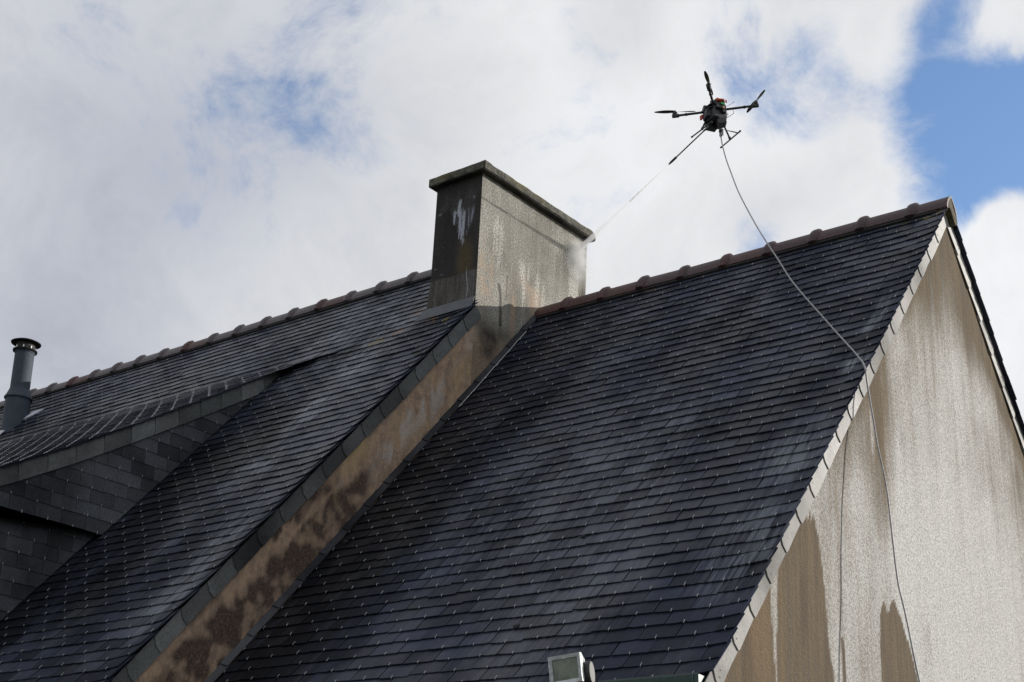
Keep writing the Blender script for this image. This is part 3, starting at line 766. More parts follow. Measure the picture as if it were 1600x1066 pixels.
def chf_wear(X, Z):
    n2 = fbm(X * 16, Z * 16, 71); n1 = fbm(X * 5, Z * 5, 70); st = fbm(X * 70, Z * 3.5, 73)
    # fan-shaped wash high on the right with ragged drips below
    bot = .62 - .14 * st - .22 * np.exp(-((X + 3.785) / .035) ** 2) - .13 * np.exp(-((X + 3.73) / .02) ** 2) - .10 * np.exp(-((X + 3.84) / .02) ** 2)
    top = .83 + .1 * (n1 - .5)
    inx = sm(X, -3.93 - .2 * (Z - .6), -3.88 - .2 * (Z - .6)) * (1 - sm(X, -3.70 + .22 * (Z - .6), -3.66 + .25 * (Z - .6)))
    fan = sm(Z, bot - .012, bot + .012) * (1 - sm(Z, top - .05, top + .07)) * inx
    washed = fan * (.16 + .9 * sm(st, .38, .56) * (1 - sm(Z, .60, .72)) * (1 - .5 * sm(X, -3.80, -3.70)))
    washed = np.maximum(washed, (.22) * ell(X, Z, -4.02, .78, .09, .13) * sm(n1, .3, .6))
    washed = np.maximum(washed, 1.0 * (1 - sm(np.abs(X + 3.840 + .006 * np.sin(Z * 30)), .010, .022)) * sm(Z, .60, .63) * (1 - sm(Z, .74, .80)))
    washed = np.maximum(washed, 1.0 * (1 - sm(np.abs(X + 3.785), .006, .013)) * sm(Z, .42, .44) * (1 - sm(Z, .60, .70)))
    washed = np.maximum(washed, .95 * (1 - sm(np.abs(X + 3.712 + .01 * np.sin(Z * 20)), .003, .007)) * sm(Z, -.17, -.14) * (1 - sm(Z, .08, .16)))
    washed += .35 * sm(n2, .72, .8)
    low = sm(.10 + .04 * (n1 - .5) - Z, 0, .03)
    washed = np.maximum(washed, low * (.26 + .3 * (st - .4)))
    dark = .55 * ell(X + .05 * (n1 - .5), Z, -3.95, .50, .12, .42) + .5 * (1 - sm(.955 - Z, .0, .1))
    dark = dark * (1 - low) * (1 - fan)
    och = .8 * ell(X + .05 * (n2 - .5), Z, -3.75, .18, .12, .30) * (1 - low) + low * .35
    return np.clip(washed, 0, 1), np.clip(dark, 0, 1), np.clip(och, 0, 1)
nx, nz = 90, 220
Xs = np.repeat(np.linspace(XW, XF, nx)[:, None], nz, 1); Zs = np.repeat(np.linspace(ZT, -.75, nz)[None, :], nx, 0)
wv = chf_wear(Xs, Zs)
# lower part flares out slightly to the left like a mortar skirt
flare = np.where((Zs < .12), (.12 - Zs) * .10, 0) * (Xs < XW + .02)
V = np.stack([(Xs - flare).ravel(), np.full(Xs.size, YC), Zs.ravel()], 1).tolist()
F = [(i * nz + j, i * nz + j + 1, (i + 1) * nz + j + 1, (i + 1) * nz + j) for i in range(nx - 1) for j in range(nz - 1)]
mk('chimney_front', V, F, M_chimF, ch, attrs={'wear_shade': np.stack([wv[0].ravel(), wv[1].ravel(), wv[2].ravel(), np.ones(Xs.size)], 1)})
mb = MB()
mb.add([(XF, YB, ZT), (XF, YB, -1.2), (XW, YB, -1.2), (XW, YB, ZT)], [(3, 2, 1, 0)])
mb.add([(XW, YB, ZT), (XW, YB, -1.2), (XW, YC, -1.2), (XW, YC, ZT)], [(3, 2, 1, 0)])
mb.add([(XW, YB, ZT - .001), (XW, YC, ZT - .001), (XF, YC, ZT - .001), (XF, YB, ZT - .001)], [(0, 1, 2, 3)])
mb.mk('chimney_back', M_chimF, ch)
# cap slab with an uneven, worn outline
def cap_box(x0, x1, y0, y1, z0, z1, n=60):
    bm = bmesh.new(); bmesh.ops.create_cube(bm, size=1)
    for v in bm.verts: v.co = Vector((x0 + (v.co.x + .5) * (x1 - x0), y0 + (v.co.y + .5) * (y1 - y0), z0 + (v.co.z + .5) * (z1 - z0)))
    bmesh.ops.bevel(bm, geom=bm.edges[:], offset=.008, segments=2, affect='EDGES')
    for q in range(1, 46):
        y = y0 + (y1 - y0) * q / 46
        bmesh.ops.bisect_plane(bm, geom=bm.verts[:] + bm.edges[:] + bm.faces[:], plane_co=(0, y, 0), plane_no=(0, 1, 0))
    for q in range(1, 16):
        x = x0 + (x1 - x0) * q / 16
        bmesh.ops.bisect_plane(bm, geom=bm.verts[:] + bm.edges[:] + bm.faces[:], plane_co=(x, 0, 0), plane_no=(1, 0, 0))
    c = Vector(((x0 + x1) / 2, (y0 + y1) / 2, (z0 + z1) / 2))
    for v in bm.verts:
        nn = float(vnoise(np.array(v.co.x * 13 + v.co.z * 31), np.array(v.co.y * 13), 3)) - .5
        v.co.z += nn * .007; v.co.x += nn * .006 * (1 if v.co.x > c.x else -1)
    # rounded broken corner at the far end
    for v in bm.verts:
        dd = max(0, v.co.y - (y1 - .05))
        if v.co.z > c.z: v.co.z -= dd * .5
    V = [v.co.copy() for v in bm.verts]; F = [[q.index for q in f.verts] for f in bm.faces]; bm.free(); return V, F
V, F = cap_box(-4.160, XF + .068, -.905, .700, .955, 1.036)
Vn = np.array([tuple(v) for v in V]); n1 = fbm(Vn[:, 1] * 7 + Vn[:, 0] * 9, Vn[:, 2] * 20, 80)
A = np.stack([.30 * sm(n1, .4, .7), .7 * (Vn[:, 2] < .962) + .25 * sm(1 - n1, .5, .7), .9 * sm(fbm(Vn[:, 1] * 5, Vn[:, 0] * 5, 82), .42, .66) * (Vn[:, 2] > .97) * (1 - .8 * sm(Vn[:, 1], -.3, .2)), np.ones(len(Vn))], 1)  # underside darkened in colour to paint the shade below the slab
mk('chimney_cap', V, F, M_cap, ch, smooth=35, attrs={'wear_shade': A})
# flashing in front of the chimney foot
zf = HL + (YC - YL) * TAN
sF = -(YC - YL) / CA
lo = [PL.at(XW - .03, sF - .02, .045), PL.at(XF + .01, sF - .02, .045), PL.at(XF + .01, sF + .075, .006), PL.at(XW - .10, sF + .085, .006)]
MB().prism(lo, [v + Vector((0, -.005, .004)) for v in lo]).mk('flashing', M_lead, ch, bevel=.002)
# verge slates of the left roof
JL = [1.17] + [1.1 + .262 * i for i in range(1, 19)]
D = Vector((0, -CA, -SA))
verge_run(XF + .001, YL, HL, -1, [(JL[i], JL[i + 1]) for i in range(len(JL) - 1)], .105, .016, M_slateV, hL, 1, seed=12)

# walls of the left house below
mb = MB()
zE = HL - SA * SE
mb.add([(XF - .01, -4.1, zE), (XF - .01, -4.1, GZ), (LX0, -4.1, GZ), (LX0, -4.1, zE)], [(0, 1, 2, 3)])
mb.add([(XF - .01, 3.85, zE), (XF - .01, 3.85, GZ), (LX0, 3.85, GZ), (LX0, 3.85, zE)], [(3, 2, 1, 0)])
mb.add([(XF - .003, -4.1, zE), (XF - .003, YL, HL - .06), (XF - .003, 3.85, zE), (XF - .003, 3.85, GZ), (XF - .003, -4.1, GZ)], [(0, 1, 2, 3, 4)[::-1]])
mb.add([(LX0 + .05, -4.1, zE), (LX0 + .05, YL, HL - .06), (LX0 + .05, 3.85, zE), (LX0 + .05, 3.85, GZ), (LX0 + .05, -4.1, GZ)], [(0, 1, 2, 3, 4)])
mb.mk('wall', M_plaster, hL)
# left ridge
for i in range(26):
    x0 = -4.986 - .3851 * i
    ridge_tile(x0, x0 + .397, YL, HL + .006, hL, M_ridge3 if i % 5 == 3 else M_ridge2, 100 + i)
ridge_tile(-4.602, -4.10, YL, HL + .006, hL, M_ridge2, 99)
mb = MB()
for sg in (-1, 1):
    mb.box(((LX0 - 4.2) / 2, YL + sg * .082, HL - .088), abs(LX0 + 4.2), .022, .022, Matrix.Rotation(-sg * math.radians(49), 3, 'X'))
mb.mk('ridge_bedding', M_deck, hL)

# ---- dormer
dm = addobj('dormer', None, hL, (-8, -3, -2.2))
yk = YL - CREASE * CA; zk = HL - CREASE * SA
prof = [(yk, zk), (-1.36, -.650), (-1.99, -1.068), (-2.56, -1.438), (-3.08, -1.763), (-3.56, -2.042), (-4.30, -2.43)]
parr = np.array(prof); seg = np.hypot(np.diff(parr[:, 0]), np.diff(parr[:, 1])); cum = np.concatenate([[0], np.cumsum(seg)])
def dp(a):
    return float(np.interp(a, cum, parr[:, 0])), float(np.interp(a, cum, parr[:, 1]))
TOT = cum[-1]
XV = XD + .035                                # verge oversail of the dormer roof
XL = -12.5
# deck + soffit of the dormer roof
mb = MB()
for i in range(len(prof) - 1):
    (ya, za), (yb_, zb) = prof[i], prof[i + 1]
    up = .028
    mb.prism([(XL, ya, za - .09), (XD - .014, ya, za - .09), (XD - .014, yb_, zb - .09), (XL, yb_, zb - .09)],
             [(XL, ya, za - up), (XD - .014, ya, za - up), (XD - .014, yb_, zb - up), (XL, yb_, zb - up)])
mb.mk('dormer_deck', M_deck, dm)
ds = MB(); dh = MB(); r = random.Random(77)
a = EXP; k = 0
cand = []
while a < TOT:
    off = (k % 2) * SW / 2 - .045 + (len([q for q in rowsL if q <= CREASE + .1]) % 2) * SW / 2
    xr = XV if k > 3 else (-4.95, -5.15, -5.32, -5.45)[k]
    y1, z1 = dp(a); y0, z0 = dp(max(0, a - .12))
    Dd = Vector((0, y1 - y0, z1 - z0)).normalized(); Nd = Vector((0, Dd.z, -Dd.y)); 
    if Nd.z < 0: Nd = -Nd
    pd = Plane(Vector((0, y1, z1)) - Dd * a - Nd * .024, (1, 0, 0), Dd, Nd)
    for i in range(math.floor((XL - off) / SW), math.ceil((xr - off) / SW) + 1):
        u0_ = max(XL, off + i * SW); u1_ = min(xr, off + (i + 1) * SW)
        if u1_ - u0_ < .03: continue
        px, py, z = infront(pd.at((u0_ + u1_) / 2, a))
        js = r.gauss(0, .002); jl = abs(r.gauss(0, .0012))
        P = [(u0_ + .0014, a + js - .2), (u1_ - .0014, a + js - .2), (u1_ - .0014, a + js), (u0_ + .0014, a + js)]
        H = lambda u, v, q: .0056 * (3 - (a + js - v) / EXP) + q + jl
        mb = MB().prism([pd.at(u, v, H(u, v, 0)) for u, v in P], [pd.at(u, v, H(u, v, .0055)) for u, v in P])
        cand.append((z if (-50 < px < 1650 and py < 1100) else z + 100, mb))
        hu = off + (i + .5) * SW
        if u0_ < hu < u1_: 
            hook_mb(dh, pd, hu, a + js, .0056 * 3 + .0055 + jl + .002, ln=.026, wd=.0040)
    a += EXP; k += 1
cand.sort(key=lambda c: c[0])
for i, (z, mb) in enumerate(cand):
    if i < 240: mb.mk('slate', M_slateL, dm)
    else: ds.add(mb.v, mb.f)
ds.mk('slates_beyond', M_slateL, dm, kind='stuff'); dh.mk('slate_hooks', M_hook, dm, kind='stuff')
# verge slates on the cheek, hung parallel to the dormer roof edge
jj = np.array([(-3.467, 0), (-3.248, 0), (-3.029, 0), (-2.801, 0), (-2.578, 0)])[:, 0]
def arc_of_y(y): return float(np.interp(-y, -parr[:, 0], cum))
aj = [arc_of_y(-1.12)] + [arc_of_y(-1.33), arc_of_y(-1.56), arc_of_y(-1.76), arc_of_y(-1.96), arc_of_y(-2.16), arc_of_y(-2.37), arc_of_y(-2.578), arc_of_y(-2.801), arc_of_y(-3.029), arc_of_y(-3.248), arc_of_y(-3.467), arc_of_y(-3.68), arc_of_y(-3.9), arc_of_y(-4.12)]
def vp(a_, d):
    y1, z1 = dp(a_ + .05); y0, z0 = dp(max(0, a_ - .05)); Dd = Vector((0, y1 - y0, z1 - z0)).normalized()
    y, z = dp(a_); Nn = Vector((0, -Dd.z, Dd.y)) * -1
    if Nn.z > 0: Nn = -Nn
    return Vector((XD + .004, y, z)) + Nn * d
DW = .135
for i in range(len(aj) - 1):
    s0, s1 = aj[i], aj[i + 1]; e = r.uniform(-.004, .004)
    w0 = DW if i > 0 else .075
    pts = [(s0 - .05, .012), (s1 - .032 + e, .012), (s1 - .022 + e, DW * .35), (s1 + .004 + e, DW * .8), (s1 + .026 + e, DW), (s0 + .05, DW), (s0 - .04 if i else s0 + .03, DW if i else DW * .8)]
    H = lambda q: .002 + .009 * (q - s0 + .05) / (s1 - s0 + .05)
    MB().prism([vp(q, d) + Vector((H(q), 0, 0)) for q, d in pts], [vp(q, d) + Vector((H(q) + .006, 0, 0)) for q, d in pts]).mk('verge_slate', M_slateV, dm, bevel=.001)
# cheek boards
ZB = -2.312
XC2 = XD - .10
def vlow(y):    # lower edge of the verge band at depth y
    a_ = arc_of_y(y); p_ = vp(a_, DW); 
    return p_.z + (y - p_.y) * .62
def roof_z(y): return HL + (y - YL) * TAN
mb = MB()
y_end = -2.635
cp = [(-1.05, roof_z(-1.05) - .03), (y_end, ZB + .004), (-4.25, ZB + .004)] + [(y_, z_ - .03) for y_, z_ in prof[::-1]]
mb.prism([(XD - .10, y, z) for y, z in cp], [(XD - .012, y, z) for y, z in cp])
mb.mk('cheek_board', M_deck, dm)
cp = [(-2.4, ZB + .05), (-4.2, ZB + .05), (-4.2, roof_z(-4.2)), (-2.55, roof_z(-2.55))]
MB().prism([(XC2 - .1, y, z) for y, z in cp], [(XC2 - .012, y, z) for y, z in cp]).mk('cheek_board', M_deck, dm)
mb = MB(); mb.add([(XC2 - .02, -4.2, ZB + .02), (XL, -4.2, ZB + .02), (XL, -4.2, -4.2), (XC2 - .02, -4.2, -4.2)], [(0, 1, 2, 3)])
mb.mk('dormer_front', M_plaster, dm)
# cheek slates (planes facing +x): u along y, s downwards
ck = Plane((XD - .010, 0, 0), (0, 1, 0), (0, 0, -1), (1, 0, 0))
ckh = MB()
def cheek(X, ztopf, zbot, ylo, yhi, n_rows, ph, hooksmb, roofcut=True, seed=1):
    rr_ = random.Random(seed); pl = Plane((X, 0, 0), (0, 1, 0), (0, 0, -1), (1, 0, 0))
    for k in range(n_rows):
        s = -zbot - k * .1045
        off = ph + (k % 2) * SW / 2
        for i in range(math.floor((ylo - off) / SW) - 1, math.ceil((yhi - off) / SW) + 1):
            a_, b__ = off + i * SW, off + (i + 1) * SW
            a2, b2 = max(a_, ylo), min(b__, yhi)
            if b2 - a2 < .02: continue
            js = rr_.gauss(0, .0015)
            P = [(a2 + .0016, s - .14), (b2 - .0016, s - .14), (b2 - .0016, s + js), (a2 + .0016, s + js)]
            # under the verge band: z <= zt(y)  ->  s >= -zt
            ym = (a2 + b2) / 2; z0 = ztopf(ym); g = (ztopf(ym + .05) - ztopf(ym - .05)) / .1
            Q = clip(P, g, -1, -(-(z0)) * -1 * -1 if False else (g * ym - z0) * 1.0)
            # condition: z <= z0 + g (y-ym); s=-z -> -s <= z0+g y - g ym -> -g*y - s <= z0 - g*ym
            Q = clip(P, -g, -1, z0 - g * ym)
            # above the main roof: z >= roof(y): -s >= A + T y -> T y + s <= -A
            A_ = HL - YL * TAN
            if len(Q) >= 3: Q = clip(Q, TAN, 1, -A_ - .004)
            if len(Q) < 3: continue
            ar = abs(sum(Q[q][0] * Q[(q + 1) % len(Q)][1] - Q[(q + 1) % len(Q)][0] * Q[q][1] for q in range(len(Q)))) / 2
            if ar < .0008: continue
            H = lambda v, q: .0050 * (2 - (s - v) / EXP) + q
            jl = abs(rr_.gauss(0, .001))
            MB().prism([pl.at(u, v, H(v, jl)) for u, v in Q], [pl.at(u, v, H(v, jl + .0055)) for u, v in Q]).mk('cheek_slate', M_slateC, dm)
            hu = (a_ + b__) / 2
            sm_ = max(q[1] for q in Q); xs_ = [q[0] for q in Q if q[1] > sm_ - .01]
            if min(xs_) < hu < max(xs_) and sm_ > s - .02: hook_mb(hooksmb, pl, hu, s + js, .0158 + jl, ln=.020, wd=.0024)
cheek(XD - .010, vlow, ZB, -4.25, -1.0, 17, -2.691 - SW / 2, ckh, seed=4)
cheek(XC2, lambda y: ZB + .04, -3.72, -4.2, -1.0, 15, -2.60, ckh, seed=6)
ckh.mk('cheek_hooks', M_hook, dm, kind='stuff')

# ---- flue pipe with cowl on the far part of the left roof
def lathe(c, prof_, n=32):
    V = []; F = []
    for r_, z in prof_:
        for k in range(n): V.append((c[0] + r_ * math.cos(2 * math.pi * k / n), c[1] + r_ * math.sin(2 * math.pi * k / n), c[2] + z))
    for i in range(len(prof_) - 1):
        for k in range(n): F.append((i * n + k, i * n + (k + 1) % n, (i + 1) * n + (k + 1) % n, (i + 1) * n + k))
    F.append(tuple(range(n))[::-1]); F.append(tuple((len(prof_) - 1) * n + k for k in range(n)))
    return V, F
fb = PL.at(-10.17, .80, 0); 
fp = addobj('flue_pipe', None, hL, fb)
def fl(name, pr, mat, sm_=40):
    pr = [(r_, z if z < z0 + .25 else z0 + .25 + (z - z0 - .25) * .84) for r_, z in pr]
    V, F = lathe((fb.x, fb.y, 0), pr); V = [(x - (z - z0) * .075, y, z) for x, y, z in V]; return mk(name, V, F, mat, fp, smooth=sm_)
z0 = fb.z
fl('pipe_base', [(.135, z0 - .35), (.135, z0 + .28), (.150, z0 + .282), (.152, z0 + .30), (.135, z0 + .33), (.112, z0 + .40), (.108, z0 + .42)], M_pipe)
fl('pipe_upper', [(.104, z0 + .3), (.104, z0 + .93), (.110, z0 + .935), (.110, z0 + .955), (.10, z0 + .96)], M_pipe)
fl('cowl_ring', [(.098, z0 + .95), (.130, z0 + .955), (.132, z0 + .975), (.098, z0 + .98)], M_cowl)
fl('cowl_grille', [(.100, z0 + .975), (.100, z0 + 1.07)], M_pipe2)
mb = MB()
for k in range(8):
    a = k * math.pi / 4; mb.box((fb.x - .066 + .106 * math.cos(a), fb.y + .106 * math.sin(a), z0 + .25 + .75 * .84), .012, .012, .03, Matrix.Rotation(a, 3, 'Z'))
mb.mk('cowl_clips', M_silver, fp)
fl('cowl_cap', [(.09, z0 + 1.065), (.160, z0 + 1.070), (.163, z0 + 1.080), (.12, z0 + 1.105), (.05, z0 + 1.12)], M_cowl)
# pale mortar fillets round the pipe
M_fil = plain('pale_sealant', (.5, .52, .6), .6, 0, .8, 30, .2)
mb = MB()
for (u0_, s0_, u1_, s1_) in ((-10.02, .60, -9.78, .78),):
    q = [PL.at(-10.05, .62, .004), PL.at(-9.86, .61, .0), PL.at(-9.95, .72, .0), PL.at(-10.05, .78, .004)]
    mb.prism(q, [v + PL.N * .012 for v in q])
q = [PL.at(-10.42, .93, .01), PL.at(-10.1, 1.0, .02), PL.at(-10.12, 1.06, .01), PL.at(-10.5, 1.05, .01)]
mb.prism(q, [v + PL.N * .012 for v in q])
mb.mk('mortar_fillet', M_fil, fp)
hooksL.mk('slate_hooks', M_hook, hL, kind='stuff')

# ================================================================== FLOODLIGHT
LD = 6.55
lc = CAM + pray(884, 1046) * LD
fw = -pray(884, 1046); fw = (Matrix.Rotation(math.radians(-27), 3, 'Z') @ fw).normalized()
fw = (fw + Vector((0, 0, .10))).normalized()
sx = Vector((0, 0, 1)).cross(fw).normalized(); 
sx = (Matrix.Rotation(math.radians(6), 3, fw) @ sx)
sz = fw.cross(sx)
ML = Matrix((sx, fw, sz)).transposed()      # local: x right, y towards viewer, z up
lt = thing('floodlight', 'small weathered floodlight with greenish glass below the right roof eave', 'floodlight', lc)
def LP(x, y, z): return lc + ML @ Vector((x, y, z))
W2, H2 = .078, .062
mb = MB()
fr = [(-W2, -H2), (W2, -H2), (W2, H2), (-W2, H2)]; bk = [(-W2 * .72, -H2 * .7), (W2 * .72, -H2 * .7), (W2 * .72, H2 * .78), (-W2 * .72, H2 * .78)]
mb.prism([LP(x, -.085, z) for x, z in bk], [LP(x, -.012, z) for x, z in fr]); mb.mk('housing', M_lampg, lt, bevel=.006)
mb = MB()
fi = [(-W2 + .016, -H2 + .016), (W2 - .016, -H2 + .016), (W2 - .016, H2 - .016), (-W2 + .016, H2 - .016)]
for i in range(4):
    j = (i + 1) % 4
    mb.prism([LP(*[fr[i][0], -.010, fr[i][1]]), LP(fr[j][0], -.010, fr[j][1]), LP(fi[j][0], -.010, fi[j][1]), LP(fi[i][0], -.010, fi[i][1])],
             [LP(*[fr[i][0], .010, fr[i][1]]), LP(fr[j][0], .010, fr[j][1]), LP(fi[j][0], .006, fi[j][1]), LP(fi[i][0], .006, fi[i][1])])
mb.mk('frame', M_lampg, lt)
MB().prism([LP(x, -.009, z) for x, z in fi], [LP(x, .0, z) for x, z in fi]).mk('glass', M_glass, lt)
mb = MB()   # black junction box / knuckle at the side
q = [(-.05 + .028 * math.cos(a) * 1.0, -.012 + .052 * math.sin(a)) for a in np.linspace(0, 2 * math.pi, 17)[:-1]]
mb.prism([LP(W2 * .80 + .004, y, z - .012) for y, z in q], [LP(W2 * .80 + .040, y, z - .012) for y, z in q])
mb.mk('side_bracket', M_black, lt, bevel=.004)
wy = -3.2
pA = LP(W2 * .8 + .02, -.05, -.03); pB = LP(.0, -.06, -.12); pC = Vector((pB.x, wy, pB.z - .10))
MB().tube([pA, LP(W2 * .8 + .02, -.05, -.10), pB, pB.lerp(pC, .5), pC], .011, 8).mk('arm', M_black, lt, smooth=True)
MB().box(pC + Vector((0, -.006, 0)), .09, .012, .09).mk('wall_plate', M_black, lt)

# ================================================================== DRONE
dc = Vector((-2.03315, .25284, 1.5665))
d1 = Vector((.31537, .12647, .0072)); d2 = Vector((.12614, -.31546, .01586))
up = Vector((-.03702, .03542, .99869)).normalized()
fwd = -(d1 + d2).normalized(); rt = fwd.cross(up).normalized()
MD = Matrix((fwd, rt, up)).transposed()      # local x forward, y right side, z up
dr = thing('spraying_drone', 'black four-rotor drone with a spray lance hovering over the roofs', 'drone', dc)
def DP(x, y, z): return dc + MD @ Vector((x, y, z))
def DB(mb, x, y, z, sx_, sy_, sz_, rz_=0, rx_=0): return mb.box(DP(x, y, z), sx_, sy_, sz_, MD @ Matrix.Rotation(rz_, 3, 'Z') @ Matrix.Rotation(rx_, 3, 'X'))
def loc(v):  # world vector -> drone coordinates
    return Vector((v.dot(fwd), v.dot(rt), v.dot(up)))
# body: two plates with boxes stacked between and below
mb = MB()
oct_ = [(.105 * math.cos(a), .095 * math.sin(a)) for a in np.linspace(math.pi / 8, 2 * math.pi + math.pi / 8, 9)[:-1]]
mb.prism([DP(x, y, -.006) for x, y in oct_], [DP(x, y, -.002) for x, y in oct_])
mb.prism([DP(x, y, .024) for x, y in oct_], [DP(x, y, .028) for x, y in oct_])
mb.mk('body_plate', M_carbon, dr)
mb = MB(); DB(mb, 0, 0, -.052, .15, .13, .095); DB(mb, .02, -.070, -.045, .095, .045, .07, .3); DB(mb, -.03, .065, -.035, .06, .05, .06, .5); mb.mk('body', M_dgrey, dr, bevel=.006)
mb = MB(); DB(mb, .0, 0, .056, .17, .085, .055); DB(mb, .05, -.06, .03, .06, .05, .05, .4); mb.mk('battery', M_black, dr, bevel=.006)
mb = MB(); DB(mb, .055, .0, -.11, .065, .085, .07, .2); DB(mb, -.01, .035, -.095, .06, .06, .06, .6); mb.mk('pump', M_black, dr, bevel=.005)
mb = MB(); DB(mb, -.055, .020, -.135, .085, .07, .055, .5, .3); mb.mk('gimbal_box', M_dgrey, dr, bevel=.006)
mb = MB(); DB(mb, -.085, -.03, .0, .03, .06, .05); DB(mb, -.09, .02, -.03, .03, .04, .05); DB(mb, .07, .04, -.02, .04, .05, .05); mb.mk('controller_box', M_black, dr, bevel=.004)
mb = MB(); DB(mb, -.105, -.015, .050, .035, .045, .010, .4); DB(mb, -.12, .025, .045, .03, .012, .012, .8); DB(mb, -.09, -.04, .058, .012, .03, .012, .2); mb.mk('orange_tape', M_org, dr)
mb = MB(); DB(mb, -.1065, .000, .020, .006, .036, .014); mb.mk('green_board', M_grn, dr)
mb = MB(); DB(mb, -.1075, .008, -.012, .004, .022, .016); mb.mk('peach_label', M_copper, dr)
mb = MB(); DB(mb, .075, -.088, -.045, .03, .012, .04); mb.mk('red_clip', M_red, dr)
mb = MB()
for p_ in ((-.03, -.078, .0), (.03, -.055, -.09), (-.07, -.055, -.03), (.0, .02, -.12), (-.09, .04, -.05)): DB(mb, *p_, .008, .008, .006)
mb.mk('bolts', M_silver, dr)
rb = random.Random(5); mb = MB()
for k in range(22):
    a = rb.uniform(0, 2 * math.pi); q = rb.uniform(.05, .10)
    DB(mb, q * math.cos(a), q * math.sin(a) * .9, rb.uniform(-.11, .07), rb.uniform(.01, .035), rb.uniform(.01, .03), rb.uniform(.01, .03), rb.uniform(0, 3))
mb.mk('electronics', M_black, dr)
mb = MB()
for k in range(5):
    a = rb.uniform(0, 6.28); z_ = rb.uniform(-.08, .05)
    mb.tube([DP(.08 * math.cos(a), .08 * math.sin(a), z_), DP(.125 * math.cos(a + .3), .115 * math.sin(a + .3), z_ - .01), DP(.09 * math.cos(a + .7), .085 * math.sin(a + .7), z_ - .05)], .0028, 5)
mb.mk('cable', M_black, dr)
mb = MB().tube([DP(-.10, .03, .0), DP(-.15, .055, .012), DP(-.17, .062, .02)], .0016, 5); mb.tube([DP(-.17, .062, .02), DP(-.175, .064, .022)], .004, 6); mb.mk('antenna', M_black, dr)
mb = MB().tube([DP(-.09, .05, .0), DP(-.13, .085, -.02), DP(-.135, .09, -.06), DP(-.10, .06, -.085), DP(-.07, .04, -.09)], .0025, 6); mb.mk('cable', M_black, dr)
# arms, motors, propellers
def prop_dir(px, py):
    """direction in the rotor plane whose picture runs along (px, py)"""
    a11, a12, b1 = 62.5, -10.5, px; a21, a22, b2 = -8, -35, py
    det = a11 * a22 - a12 * a21
    al_ = (b1 * a22 - a12 * b2) / det; be = (a11 * b2 - a21 * b1) / det
    return (d1 * al_ + d2 * be).normalized()
for D_, pd_ in ((d1, (14, -20)), (-d1, (30, -1)), (d2, (-9, -24)), (-d2, (26, 6))):
    tip = dc + D_ * .965; root = dc + D_ * .18; z_ = up * .011
    arm = MB().tube([root + z_, tip + z_], .0105, 10).mk('arm', M_carbon, dr, smooth=True)
    MB().tube([dc + D_ * .70 + z_, dc + D_ * .74 + z_], .0135, 10).mk('arm_clamp', M_black, arm)
    u_ = D_.normalized(); v_ = up.cross(u_)
    Mm = Matrix((u_, v_, up)).transposed()
    mo = MB(); mo.box(dc + D_ * .985 + up * .010, .058, .030, .020, Mm); mo.tube([dc + D_ + up * .018, dc + D_ + up * .024, dc + D_ + up * .042, dc + D_ + up * .046], [.019, .022, .022, .014], 14)
    mot = mo.mk('motor', M_black, dr, smooth=35)
    MB().tube([dc + D_ + up * .044, dc + D_ + up * .060], .006, 8).mk('prop_shaft', M_silver, mot)
    pdn = prop_dir(*pd_); side = up.cross(pdn).normalized(); c0 = dc + D_ + up * .053
    pr_ = MB()
    for sg in (1, -1):
        st = []
        for k in range(11):
            f_ = k / 10; rr_ = .008 + .165 * f_
            ch_ = .010 + .022 * math.sin(math.pi * min(1, .18 + f_ * .62)) ** 1.0 * (1 - f_ ** 6 * .75)
            tw = math.radians(26 * (1 - f_) + 7)
            ce = c0 + pdn * sg * rr_ + side * sg * .003
            e = (side * sg * math.cos(tw) + up * math.sin(tw)) * ch_ / 2; nn = up * .0012
            st.append([ce - e, ce + nn, ce + e, ce - nn])
        n0 = len(pr_.v); V = [q for s_ in st for q in s_]; F = []
        for k in range(10):
            for j in range(4): F.append((k * 4 + j, k * 4 + (j + 1) % 4, (k + 1) * 4 + (j + 1) % 4, (k + 1) * 4 + j))
        F.append((0, 1, 2, 3)); F.append((43, 42, 41, 40)); pr_.add(V, F)
    pr_.tube([c0 - up * .005, c0 + up * .007], .010, 12)
    pr_.mk('propeller', M_prop, dr, smooth=40)
# landing gear
def onray(px, py, near):
    d = pray(px, py); return CAM + d * (near - CAM).dot(d)
for (a_, b__, leg0, leg1, off) in (((1081.3, 214), (1111.6, 191), (1104, 186), (1097, 202), -.10), ((1126.8, 230.4), (1156.3, 205.2), (1131, 196), (1141, 218), .12)):
    # skid centre height below body; solve the point on the leg-foot ray lying at -0.17 below the centre
    d = pray(*leg1); tt = ((dc - up * .205) - CAM).dot(up) / d.dot(up); foot = CAM + d * tt
    pa = onray(*a_, foot); pb = onray(*b__, foot)
    mid = foot; L_ = .275
    ea = None
    def on_plane(px, py):
        d_ = pray(px, py); return CAM + d_ * ((foot - CAM).dot(up) / d_.dot(up))
    pa, pb = on_plane(*a_), on_plane(*b__)
    sk_ = MB().tube([pa, pb], .0062, 8).mk('skid', M_carbon, dr, smooth=True)
    for p_ in (pa, pb):
        dd = (pb - pa).normalized()
        MB().tube([p_ - dd * .010, p_ - dd * .006, p_ + dd * .006, p_ + dd * .010], [.005, .0085, .0085, .005], 10).mk('foot', M_black, sk_)
    d_ = pray(*leg0); top = CAM + d_ * ((dc - up * .06 - CAM).dot(up) / d_.dot(up))
    lg = MB().tube([top, foot], .0080, 8).mk('leg', M_carbon, dr, smooth=True)
    MB().tube([foot + (top - foot) * .0, foot + (top - foot) * .16], .0115, 8).mk('leg_socket', M_black, lg)
